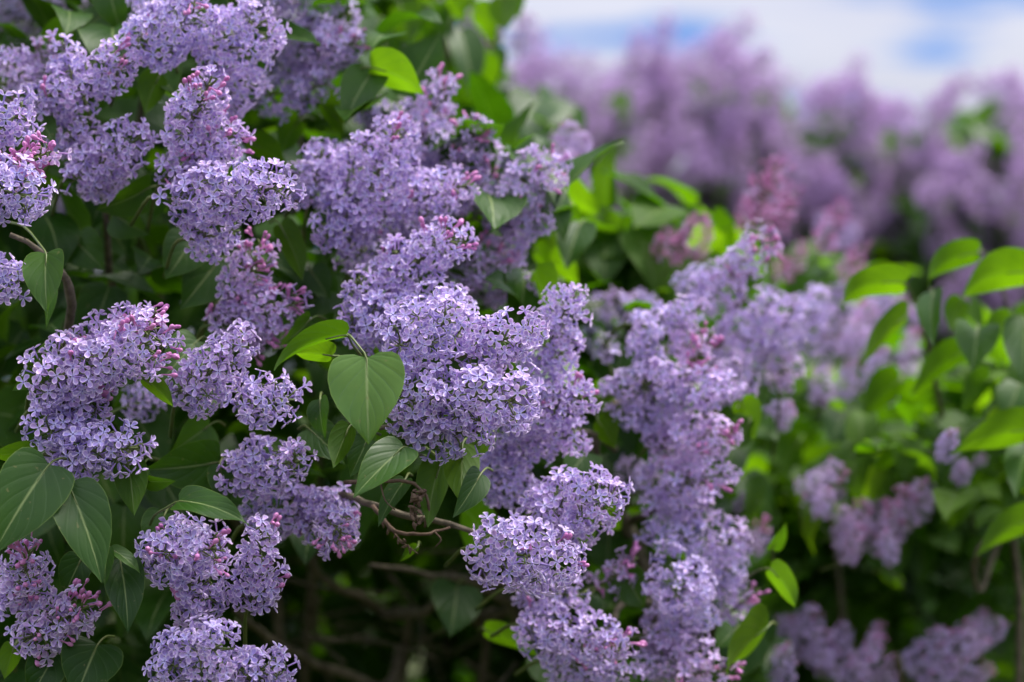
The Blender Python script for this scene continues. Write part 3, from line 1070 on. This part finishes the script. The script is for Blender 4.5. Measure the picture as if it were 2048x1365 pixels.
for i in range(30):
    p = path[i] + rng.normal(scale=.0022, size=3)
    d = nrm(rng.normal(size=3))
    tube(ac, curve([p - d * .003, p, p + d * .004], 5), np.array([.0004, .0013, .0017, .0011, .0002]), 5)
    tube(ac, np.array([path[i], p]), .0004, 3)
link('dry_seed_head', ac.mesh('dry_seed_head', M_DEAD, s0), tw, s0 - Ab - np.array(tw.location))
ac = Acc()
path = curve([at(760, 1030, 1.81), at(800, 1080, 1.80), at(836, 1108, 1.80)], 14)
for i in range(2, 12):
    p = path[i] + rng.normal(scale=.0016, size=3)
    d = nrm(rng.normal(size=3))
    tube(ac, curve([p - d * .003, p, p + d * .004], 5), np.array([.0003, .0009, .0012, .0008, .0002]), 5)
    tube(ac, np.array([path[i], p]), .0004, 3)
s1 = at(770, 1085, 1.80)
link('dry_seed_head', ac.mesh('dry_seed_head', M_DEAD, s1), tw2, s1 - Ab - np.array(tw2.location))

# ================================================================== the second lilac, rising right of the middle
B, Bb = bush('lilac_bush', 'softly blurred lilac bush with lavender clusters stacked in a column right of the middle', 'lilac bush', (0.22, 2.6, 0.0), 'lilac bushes')
CLUSTERS_B = [
    (1275, 650, 2.02, 1425, 608, 1.99, 98, dict(bud=.03, young=.35)),
    (1300, 730, 2.00, 1290, 640, 1.97, 96, dict(bud=.03, young=.28)),
    (1410, 610, 2.09, 1545, 462, 2.04, 104, dict(bud=.20, young=.42, taper=.25)),
    (1370, 590, 2.11, 1440, 540, 2.10, 96, dict(bud=.03, young=.3)),
    (1470, 720, 2.12, 1560, 570, 2.09, 140, dict(bud=.03, young=.35)),
    (1540, 700, 2.14, 1600, 590, 2.12, 120, dict(bud=.05, young=.35)),
    (1600, 680, 2.24, 1650, 570, 2.22, 120, dict(bud=.02, young=.25)),
    (1560, 770, 2.16, 1570, 690, 2.14, 100, dict(bud=.06, young=.5)),
    (1450, 790, 2.08, 1480, 700, 2.07, 130, dict(bud=.03, young=.45)),
    (1230, 790, 2.00, 1400, 740, 1.96, 120, dict(bud=.03, young=.3)),
    (1350, 790, 1.98, 1482, 768, 1.95, 110, dict(bud=.10, young=.35)),
    (1380, 740, 2.00, 1430, 655, 1.98, 78, dict(bud=.62, young=.9, label='tuft of magenta buds among open flowers')),
    (1370, 700, 2.02, 1360, 640, 2.01, 84, dict(bud=.15, young=.6)),
    (1345, 850, 2.01, 1222, 822, 1.98, 104, dict(bud=.02, young=.2)),
    (1320, 890, 2.00, 1478, 865, 1.96, 122, dict(bud=.12, young=.45)),
    (1300, 985, 2.00, 1478, 940, 1.96, 128, dict(bud=.08, young=.3)),
    (1330, 1010, 2.02, 1440, 1010, 1.99, 110, dict(bud=.02, young=.2)),
    (1390, 1080, 2.00, 1268, 1062, 1.97, 92, dict(bud=.02, young=.15)),
    (1280, 960, 2.13, 1240, 920, 2.12, 80, dict(bud=.02, young=.35)),
    (1190, 610, 2.17, 1312, 605, 2.15, 80, dict(bud=.04, young=.28)),
    (1180, 680, 2.17, 1255, 650, 2.16, 66, dict(bud=.02, young=.2)),
    (1215, 720, 2.08, 1210, 660, 2.07, 70, dict(bud=.05, young=.4)),
    (1200, 1170, 1.97, 1285, 1110, 1.95, 96, dict(bud=.55, young=.9, sparse=.2, label='dusky cluster mostly in magenta bud')),
    (1385, 1240, 1.99, 1345, 1140, 1.92, 158, dict(bud=.02, young=.12, taper=.2)),
    (1300, 1270, 1.99, 1420, 1230, 1.97, 110, dict(bud=.03, young=.3)),
    (1440, 1180, 2.05, 1460, 1058, 2.00, 122, dict(bud=.04, young=.2, taper=.25)),
    (1440, 1240, 2.03, 1522, 1175, 2.00, 80, dict(bud=.20, young=.5)),
    (1460, 1110, 2.25, 1545, 1050, 2.23, 84, dict(bud=.25, young=.6)),
    (1300, 1330, 1.98, 1430, 1290, 1.95, 110, dict(bud=.03, young=.35)),
    (1350, 1350, 1.97, 1500, 1335, 1.93, 96, dict(bud=.28, young=.55, label='cluster with long pink buds at its right end')),
]
for c in CLUSTERS_B:
    kw = dict(taper=.55)
    kw.update(c[7])
    kw['young'] = min(1, kw['young'] + rng.uniform(-.1, .3))
    kw['sparse'] = kw.get('sparse', 0) + rng.uniform(0, .15)
    cl(B, Bb, *c[:6], c[6] * .87, lod=1, **kw)
LEAVES_B = [
    (1160, 448, 2.13, 1132, 540, 2.10, 82, dict(roll=10, bend=.4)),
    (1540, 1138, 1.97, 1590, 1218, 1.94, 66, dict(roll=-40, young=True, bend=.9, stem=[(1515, 1142, 1.99), (1490, 1160, 2.02)], label='bright drooping leaf')),
    (1535, 1255, 1.97, 1450, 1350, 1.93, 140, dict(roll=-20, young=True, bend=.5, label='broad bright green leaf')),
    (1470, 1260, 1.99, 1430, 1300, 1.98, 60, dict(roll=20)),
    (1545, 1098, 2.02, 1572, 1045, 2.0, 34, dict(roll=30)),
    (1500, 840, 2.05, 1480, 900, 2.04, 70, dict(roll=-15, young=True)),
    (1480, 800, 2.06, 1510, 880, 2.05, 70, dict(roll=10, young=True)),
    (1200, 880, 2.08, 1250, 890, 2.07, 60, dict(roll=0)),
    (1245, 700, 2.12, 1230, 760, 2.11, 60, dict(roll=0)),
    (1225, 680, 2.12, 1190, 720, 2.11, 70, dict(roll=20)),
    (1210, 1020, 2.1, 1240, 1060, 2.09, 80, dict(roll=-20, young=True)),
    (1180, 780, 2.1, 1230, 850, 2.09, 80, dict(roll=-10, young=True)),
    (1310, 1090, 2.1, 1380, 1120, 2.09, 70, dict(roll=-20, young=True)),
    (1550, 760, 2.25, 1520, 830, 2.24, 76, dict(roll=10)),
    (1180, 1190, 2.05, 1160, 1260, 2.04, 60, dict(roll=-20)),
]
for l in LEAVES_B:
    leaf(B, Bb, *l[:7], **l[7])
pb_ = scatter(700, (1150, 1560), (600, 2000), (2.15, 2.75), lambda x, y, d: x < 1470 + (y - 600) * .12)
foliage(B, Bb, pb_, outward(pb_, (0.25, 2.7, 1.2)))
for pts, r0, r1 in [
    ([Bb, Bb + (.02, -.1, .8), at(1340, 1330, 2.2), at(1250, 1050, 2.15), at(1190, 880, 2.05), at(1330, 700, 2.1)], .012, .003),
    ([Bb + (.08, 0, 0), Bb + (.1, -.05, .8), at(1420, 1200, 2.2), at(1400, 900, 2.15), at(1460, 640, 2.15), at(1500, 540, 2.1)], .012, .003),
    ([at(1250, 1050, 2.15), at(1330, 1010, 2.08), at(1370, 1000, 2.03)], .004, .002),
    ([at(1400, 1250, 2.18), at(1260, 1200, 2.05), at(1210, 1290, 2.0)], .004, .002),
]:
    branch(B, Bb, pts, r0, r1)

# ================================================================== shared panicles for the blurred bushes
POOL = [build_cluster((0, 0, 0), (0, 0, l), r, bud=b, young=y_, lod=1, sparse=s + .12) for l, r, b, y_, s in
        [(.09, .031, .08, .60, .15), (.10, .034, .12, .5, .2), (.08, .034, .06, .65, .28), (.10, .030, .24, .85, .25)]]
PINK = [build_cluster((0, 0, 0), (0, 0, l), r, bud=b, young=1.0, lod=1, sparse=s, size=.92) for l, r, b, s in [(.10, .021, .82, .25), (.09, .026, .76, .35), (.08, .020, .86, .3)]]
FAR = [build_cluster((0, 0, 0), (0, 0, l), r, bud=b * 0, young=y_ + b, lod=2, sparse=s, mat=M_FARPETAL, size=1.25) for l, r, b, y_, s in
       [(.12, .036, .04, .5, .1), (.13, .042, .10, .6, .1), (.10, .040, .04, .35, .2), (.12, .038, .04, .7, .2), (.11, .034, .2, .8, .1)]]


def pooled(parent, pb, pool, x0, y0, x1, y1, d, label=None, lens=None):
    P0, P1 = at(x0, y0, d), at(x1, y1, d - rng.uniform(0, .03))
    m = pool[int(rng.integers(len(pool)))]
    ln = np.linalg.norm(P1 - P0)
    zs = m[3] * 1.05
    a = nrm(P1 - P0)
    th = rng.uniform(0, 6.28)
    hint = np.array((math.cos(th), math.sin(th), .1))
    g = frame_of(a, hint)                       # local z runs along the panicle
    rot = np.stack((g[:, 0], -g[:, 2], g[:, 1]), 1)
    return place_cluster(parent, pb, m, P0, rot, float(ln / zs), label)


# ---- pink budded young lilac between the second bush and the far ones
D, Db = bush('lilac_bush', 'young lilac bush with closed magenta-pink bud clusters above fresh green leaves', 'lilac bush', (0.28, 3.1, 0.0), 'lilac bushes')
for x0, y0, x1, y1, d in [(1345, 525, 1395, 425, 2.33), (1310, 520, 1340, 455, 2.35), (1385, 520, 1425, 470, 2.34), (1505, 460, 1560, 312, 2.55), (1545, 460, 1600, 370, 2.55), (1490, 460, 1500, 390, 2.56),
                          (1590, 540, 1610, 480, 2.6), (1640, 500, 1690, 400, 2.65), (1690, 560, 1730, 480, 2.65), (1570, 560, 1560, 500, 2.62), (1415, 480, 1410, 425, 2.36)]:
    pooled(D, Db, PINK, x0, y0, x1, y1, d - (.20 if d > 2.45 else .10))
for x0, y0, x1, y1, d in [(1650, 650, 1700, 560, 2.45), (1690, 700, 1745, 600, 2.45), (1640, 740, 1660, 650, 2.45), (1720, 640, 1820, 600, 2.5), (1690, 490, 1720, 440, 2.75), (1640, 470, 1650, 420, 2.75)]:
    pooled(D, Db, POOL, x0, y0, x1, y1, d)
for x0, y0, d0, x1, y1, d1, w, kw in [
    (1110, 375, 2.25, 1200, 430, 2.22, 90, dict(roll=-35, young=True)), (1200, 440, 2.28, 1230, 520, 2.26, 90, dict(roll=-10, young=True)),
    (1330, 425, 2.32, 1245, 500, 2.28, 70, dict(roll=30)), (1280, 470, 2.30, 1300, 570, 2.28, 90, dict(roll=-15, young=True)),
    (1230, 390, 2.35, 1200, 450, 2.33, 60, dict(roll=10, young=True)), (1210, 490, 2.3, 1215, 550, 2.28, 50, dict(roll=0)),
    (1100, 520, 2.2, 1160, 570, 2.18, 80, dict(roll=-25, young=True)), (1150, 560, 2.25, 1220, 590, 2.23, 70, dict(roll=-35, young=True)),
    (1420, 440, 2.4, 1470, 500, 2.38, 80, dict(roll=-20, young=True)), (1340, 540, 2.35, 1400, 580, 2.33, 80, dict(roll=10)),
    (1330, 560, 2.3, 1350, 600, 2.28, 50, dict(roll=10)), (1260, 540, 2.3, 1230, 590, 2.28, 70, dict(roll=10, young=True)),
    (1070, 500, 2.2, 1100, 545, 2.18, 60, dict(roll=-30, young=True)), (1075, 200, 2.65, 1030, 280, 2.6, 120, dict(roll=10)), (1110, 195, 2.7, 1090, 260, 2.65, 90, dict(roll=-20)),
    (990, 180, 2.6, 960, 250, 2.58, 80, dict(roll=20)), (1120, 230, 2.7, 1160, 290, 2.65, 90, dict(roll=-20)),
]:
    leaf(D, Db, x0, y0, d0, x1, y1, d1, w, **kw)
pd_ = scatter(900, (1000, 1800), (380, 1900), (2.58, 3.2), lambda x, y, d: y > 430 + abs(x - 1300) * .25)
foliage(D, Db, pd_, outward(pd_, (0.28, 3.0, 1.1)), mat=M_BACKLIT)
pd_ = scatter(90, (1080, 1420), (400, 640), (2.25, 2.5))
foliage(D, Db, pd_, outward(pd_, (0.28, 3.0, 1.1)), mat=M_BACKLIT)
small = [(1120, 320, 1150, 240, 2.18), (1160, 330, 1165, 260, 2.2), (1085, 370, 1150, 300, 2.14), (1110, 440, 1140, 405, 2.14), (1170, 380, 1160, 330, 2.3)]
for x0, y0, x1, y1, d in small:
    pooled(D, Db, POOL, x0, y0, x1, y1, d)
for pts in [[Db, at(1330, 1200, 2.9), at(1340, 700, 2.5), at(1350, 540, 2.34)], [Db + (.1, 0, 0), at(1560, 1100, 2.9), at(1560, 700, 2.65), at(1530, 470, 2.56)], [Db + (-.1, 0, 0), at(1230, 900, 2.6), at(1190, 560, 2.32), at(1110, 375, 2.25)]]:
    branch(D, Db, pts, .010, .002)

# ---- leafy lilac at the right edge
Cc, Cb = bush('lilac_bush', 'leafy lilac bush at the right edge, big bright green leaves and very few flowers', 'lilac bush', (0.52, 2.75, 0.0), 'lilac bushes')
for x0, y0, d0, x1, y1, d1, w, kw in [
    (1808, 566, 2.10, 1686, 624, 2.05, 84, dict(roll=-48, young=True, bend=1.6, stem=[(1825, 590, 2.12), (1835, 610, 2.14)])),
    (1815, 630, 2.12, 1728, 730, 2.07, 88, dict(roll=-25, young=True, bend=.5)),
    (1955, 505, 2.14, 1858, 575, 2.10, 70, dict(roll=-48, young=True, bend=1.5)),
    (2060, 545, 2.12, 1925, 605, 2.08, 108, dict(roll=-40, young=True, bend=1.4)),
    (1865, 585, 2.12, 1868, 695, 2.08, 62, dict(roll=30, bend=.4)),
    (1955, 660, 2.13, 1945, 745, 2.10, 108, dict(roll=0, fold=.55, bend=.4)),
    (2050, 640, 2.12, 2045, 770, 2.08, 90, dict(roll=10)),
    (1925, 600, 2.16, 1900, 665, 2.15, 60, dict(roll=-20, young=True)),
    (2065, 860, 2.10, 1903, 910, 2.05, 105, dict(roll=-42, young=True, bend=.6)),
    (2060, 890, 2.12, 2032, 1000, 2.08, 80, dict(roll=20)),
    (2070, 1035, 2.12, 1950, 1115, 2.08, 90, dict(roll=-40, young=True, bend=.6)),
    (2020, 640, 2.18, 1960, 690, 2.16, 70, dict(roll=-40, young=True)),
    (1930, 700, 2.2, 1820, 790, 2.16, 90, dict(roll=-30, young=True)),
    (1800, 760, 2.3, 1720, 840, 2.28, 100, dict(roll=-30, young=True)),
    (1690, 830, 2.35, 1660, 890, 2.33, 85, dict(roll=10)),
    (1980, 760, 2.2, 1920, 830, 2.18, 90, dict(roll=-20, young=True)),
    (1820, 900, 2.3, 1740, 960, 2.28, 100, dict(roll=-25, young=True)),
    (1590, 700, 2.4, 1530, 790, 2.37, 80, dict(roll=-10)),
    (1600, 880, 2.4, 1560, 960, 2.38, 90, dict(roll=-15, young=True)),
    (2040, 770, 2.2, 2010, 850, 2.18, 80, dict(roll=10)),
]:
    leaf(Cc, Cb, x0, y0, d0, x1, y1, d1, w, **kw)
pc_ = scatter(520, (1560, 2250), (640, 1600), (2.5, 3.0), lambda x, y, d: y > 1000 - (x - 1560) * .8)
foliage(Cc, Cb, pc_, outward(pc_, (0.5, 2.75, 1.0)), size=(.038, .06), mat=M_LEAF)
pc_ = scatter(260, (1500, 2200), (680, 1020), (2.42, 2.8), lambda x, y, d: y > 950 - (x - 1500) * .6)
foliage(Cc, Cb, pc_, outward(pc_, (0.5, 2.75, 1.0)), size=(.038, .06), mat=M_BACKLIT)
pc_ = scatter(130, (1590, 2120), (660, 1020), (2.2, 2.45), lambda x, y, d: y > 980 - (x - 1590) * .75)
foliage(Cc, Cb, pc_, outward(pc_, (0.5, 2.75, 1.0)), size=(.04, .06), mat=M_BACKLIT)
for x0, y0, x1, y1, d in [(1740, 770, 1770, 690, 2.35), (1810, 740, 1830, 650, 2.38), (1640, 800, 1650, 730, 2.38), (1690, 790, 1700, 720, 2.36), (1770, 800, 1790, 750, 2.36), (1700, 700, 1720, 640, 2.34), (1880, 900, 1910, 865, 2.3), (1840, 640, 1810, 615, 2.5), (1950, 940, 1970, 910, 2.4)]:
    pooled(Cc, Cb, POOL, x0, y0, x1, y1, d)
for pts in [[Cb, at(1960, 1300, 2.6), at(1900, 900, 2.35), at(1835, 605, 2.14)], [Cb + (.08, 0, 0), at(2080, 1200, 2.6), at(2050, 800, 2.3), at(2000, 560, 2.2)], [Cb, at(2040, 1280, 2.3), at(1960, 1190, 2.25), at(1950, 1110, 2.15), at(2000, 1060, 2.15)]]:
    branch(Cc, Cb, pts, .0042, .0016)

# ---- low lilac in the shade at the bottom right
Fl, Fb = bush('lilac_bush', 'low shaded lilac bush at the bottom right with dusky purple clusters', 'lilac bush', (0.62, 3.2, 0.0), 'lilac bushes')
for x0, y0, x1, y1, d in [
    (1615, 990, 1690, 925, 2.45), (1650, 990, 1715, 950, 2.47), (1700, 1090, 1735, 995, 2.45), (1770, 1100, 1790, 1000, 2.45), (1790, 1060, 1820, 970, 2.46), (1680, 1070, 1690, 1010, 2.46), (1740, 1060, 1760, 1000, 2.5),
    (1600, 1310, 1630, 1205, 2.30), (1570, 1290, 1570, 1225, 2.32), (1680, 1310, 1690, 1240, 2.3), (1720, 1350, 1760, 1262, 2.25), (1770, 1370, 1785, 1310, 2.25), (1650, 1350, 1670, 1290, 2.3), (1560, 1370, 1570, 1290, 2.2), (1700, 1370, 1720, 1310, 2.25),
    (1830, 1340, 1900, 1255, 2.3), (1890, 1330, 1960, 1250, 2.32), (1940, 1290, 2010, 1240, 2.35), (1850, 1375, 1920, 1320, 2.3), (1930, 1370, 1990, 1330, 2.33), (1950, 1260, 1970, 1220, 2.4),
    (1690, 1110, 1720, 1050, 2.4), (1780, 1120, 1770, 1060, 2.4), (1830, 1030, 1850, 960, 2.45), (1640, 1030, 1660, 970, 2.42), (1640, 1330, 1650, 1250, 2.28), (1740, 1310, 1760, 1240, 2.3), (1890, 910, 1905, 860, 2.3), (1920, 960, 1930, 920, 2.4),
    (1520, 850, 1590, 810, 2.4), (1560, 850, 1580, 800, 2.42), (1470, 1020, 1500, 985, 2.4), (1510, 1000, 1480, 990, 2.4),
]:
    pooled(Fl, Fb, POOL, x0, y0, x1, y1, d - (.02 if y0 > 1150 else .20))
pf_ = scatter(1100, (1400, 2350), (880, 2300), (2.66, 3.4))
foliage(Fl, Fb, pf_, outward(pf_, (0.6, 3.1, .8)))
for pts in [[Fb, at(1850, 1700, 2.8), at(1700, 1300, 2.5), at(1660, 1000, 2.5)], [Fb + (.1, 0, 0), at(1950, 1600, 2.7), at(1920, 1350, 2.4)], [at(1810, 1500, 2.6), at(1800, 1350, 2.25), at(1792, 1310, 2.2)]]:
    branch(Fl, Fb, pts, .007, .002)

# ---- leafy lilac behind the top of the big bush
G, Gb = bush('lilac_bush', 'blurred leafy lilac bush rising behind the top of the sharp one, few flowers', 'lilac bush', (-0.12, 3.1, 0.0), 'lilac bushes')
for x0, y0, d0, x1, y1, d1, w, kw in [
    (920, 60, 2.4, 945, 200, 2.37, 80, dict(roll=-20)), (1000, -10, 2.4, 1010, 60, 2.38, 70, dict(roll=-20, young=True)), (950, 20, 2.45, 990, 90, 2.43, 80, dict(roll=10, young=True)),
    (860, 20, 2.4, 880, 90, 2.38, 80, dict(roll=10, young=True)), (800, 10, 2.35, 820, 90, 2.33, 80, dict(roll=-20, young=True)), (760, 40, 2.3, 740, 110, 2.28, 80, dict(roll=20)),
    (1030, -20, 2.45, 1040, 40, 2.44, 60, dict(roll=30)), (900, -10, 2.4, 930, 40, 2.39, 70, dict(roll=-30, young=True)), (850, 80, 2.4, 870, 130, 2.38, 60, dict(roll=20, young=True)), (980, 100, 2.5, 990, 180, 2.48, 70, dict(roll=0)),
    (960, 200, 2.45, 940, 270, 2.43, 70, dict(roll=20)), (770, 90, 2.3, 800, 150, 2.28, 60, dict(roll=10)),
]:
    leaf(G, Gb, x0, y0, d0, x1, y1, d1, w, **kw)
pg_ = scatter(420, (600, 1060), (-500, 1100), (2.45, 3.1), lambda x, y, d: x < 1000 - (60 if y < 0 else 0) + (40 if y > 240 else 0))
foliage(G, Gb, pg_, outward(pg_, (-0.1, 3.1, 1.4)), mat=M_BACKLIT)
for x0, y0, x1, y1, d in [(930, 90, 950, 20, 2.6), (985, 80, 1000, 10, 2.6), (875, 40, 885, 0, 2.5), (960, 140, 980, 80, 2.6), (1040, 100, 1055, 20, 2.9)]:
    pooled(G, Gb, POOL, x0, y0, x1, y1, d)
for pts in [[Gb, at(900, 1000, 2.8), at(880, 400, 2.6), at(900, 0, 2.5)], [Gb + (.1, 0, 0), at(960, 900, 2.8), at(980, 300, 2.6), at(990, 0, 2.5)]]:
    branch(G, Gb, pts, .012, .003)

# ---- the far lilacs in bloom under the sky
FAR_SPEC = [
    ('far lilac bush in mauve bloom at the left end of the blurred row', 1080, 3.7, [(1000, 200), (1040, 130), (1075, 90), (1130, 150), (1165, 130), (1100, 210), (1060, 240), (1150, 230), (1190, 190), (1020, 260), (1120, 110), (1170, 250), (1030, 330), (1210, 270)]),
    ('tallest far lilac bush of the blurred row, mauve peaks reaching into the blue sky', 1400, 3.9, [(1260, 110), (1300, 90), (1330, 150), (1370, 190), (1410, 140), (1440, 80), (1470, 110), (1510, 120), (1540, 160), (1290, 190), (1350, 230), (1420, 220), (1480, 200), (1520, 230), (1250, 240), (1300, 270), (1380, 290), (1240, 170), (1450, 270), (1330, 50), (1400, 90), (1265, 370), (1180, 330), (1470, 60), (1530, 200)]),
    ('far lilac bush right of the tallest one, green leaves showing at its top', 1740, 3.8, [(1640, 180), (1670, 160), (1700, 140), (1740, 180), (1770, 200), (1800, 230), (1680, 240), (1640, 260), (1720, 270), (1780, 260), (1600, 270), (1830, 290), (1750, 310), (1650, 330), (1700, 350), (1600, 340), (1560, 270), (1680, 410), (1790, 350), (1730, 430), (1860, 400), (1830, 470), (1780, 480)]),
    ('dusky far lilac bush at the right end of the blurred row', 1980, 3.6, [(1890, 180), (1915, 160), (1890, 240), (2000, 150), (2030, 190), (2020, 240), (1975, 290), (1930, 300), (2000, 300), (1880, 300), (2040, 270), (1950, 350), (2010, 370), (1900, 370), (1970, 420), (2045, 340), (1910, 430), (2060, 200), (2060, 420)]),
]
for label, cx, d, pts in FAR_SPEC:
    base = at(cx, 682, d + .25)
    base[2] = 0
    e, b = bush('lilac_bush', label, 'lilac bush', base, 'lilac bushes')
    pts = [(x, y + (8 if x > 1580 else 4)) for x, y in pts]
    for x, y in pts:
        dd = d + rng.uniform(-.2, .2)
        a = rng.normal(0, .75) + (x - cx) * .0015
        ln = rng.uniform(95, 130)
        pooled(e, b, FAR, x - math.sin(a) * ln * .5, y + math.cos(a) * ln * .5 + 10, x + math.sin(a) * ln * .5, y - math.cos(a) * ln * .5 + 10, dd)
    xs = [p[0] for p in pts]
    for k in range(34):
        x, y = pts[int(rng.integers(len(pts)))]
        x, y = x + rng.uniform(-75, 75), y + rng.uniform(15, 200)
        a = rng.normal(0, .5)
        pooled(e, b, FAR, x - math.sin(a) * 55, y + math.cos(a) * 55, x + math.sin(a) * 55, y - math.cos(a) * 55, d + rng.uniform(-.15, .3))
    top = np.array(pts)

    def keep_far(x, y, dd):
        near = np.abs(top[:, 0] - x)
        lim = top[near < 60, 1].min() if (near < 60).any() else 300
        return y > lim + 90
    pos = scatter(1500, (min(xs) - 60, max(xs) + 60), (80, 1400), (d - .05, d + .55), keep_far)
    foliage(e, b, pos, outward(pos, b + (0, 0, 1.2)), size=(.05, .085))
    for k in range(3):
        x, y = pts[int(rng.integers(len(pts)))]
        branch(e, b, [b + (k * .08 - .08, 0, 0), b + (k * .1 - .1, 0, .9), at(x, y + 120, d + .1)], .016, .004)
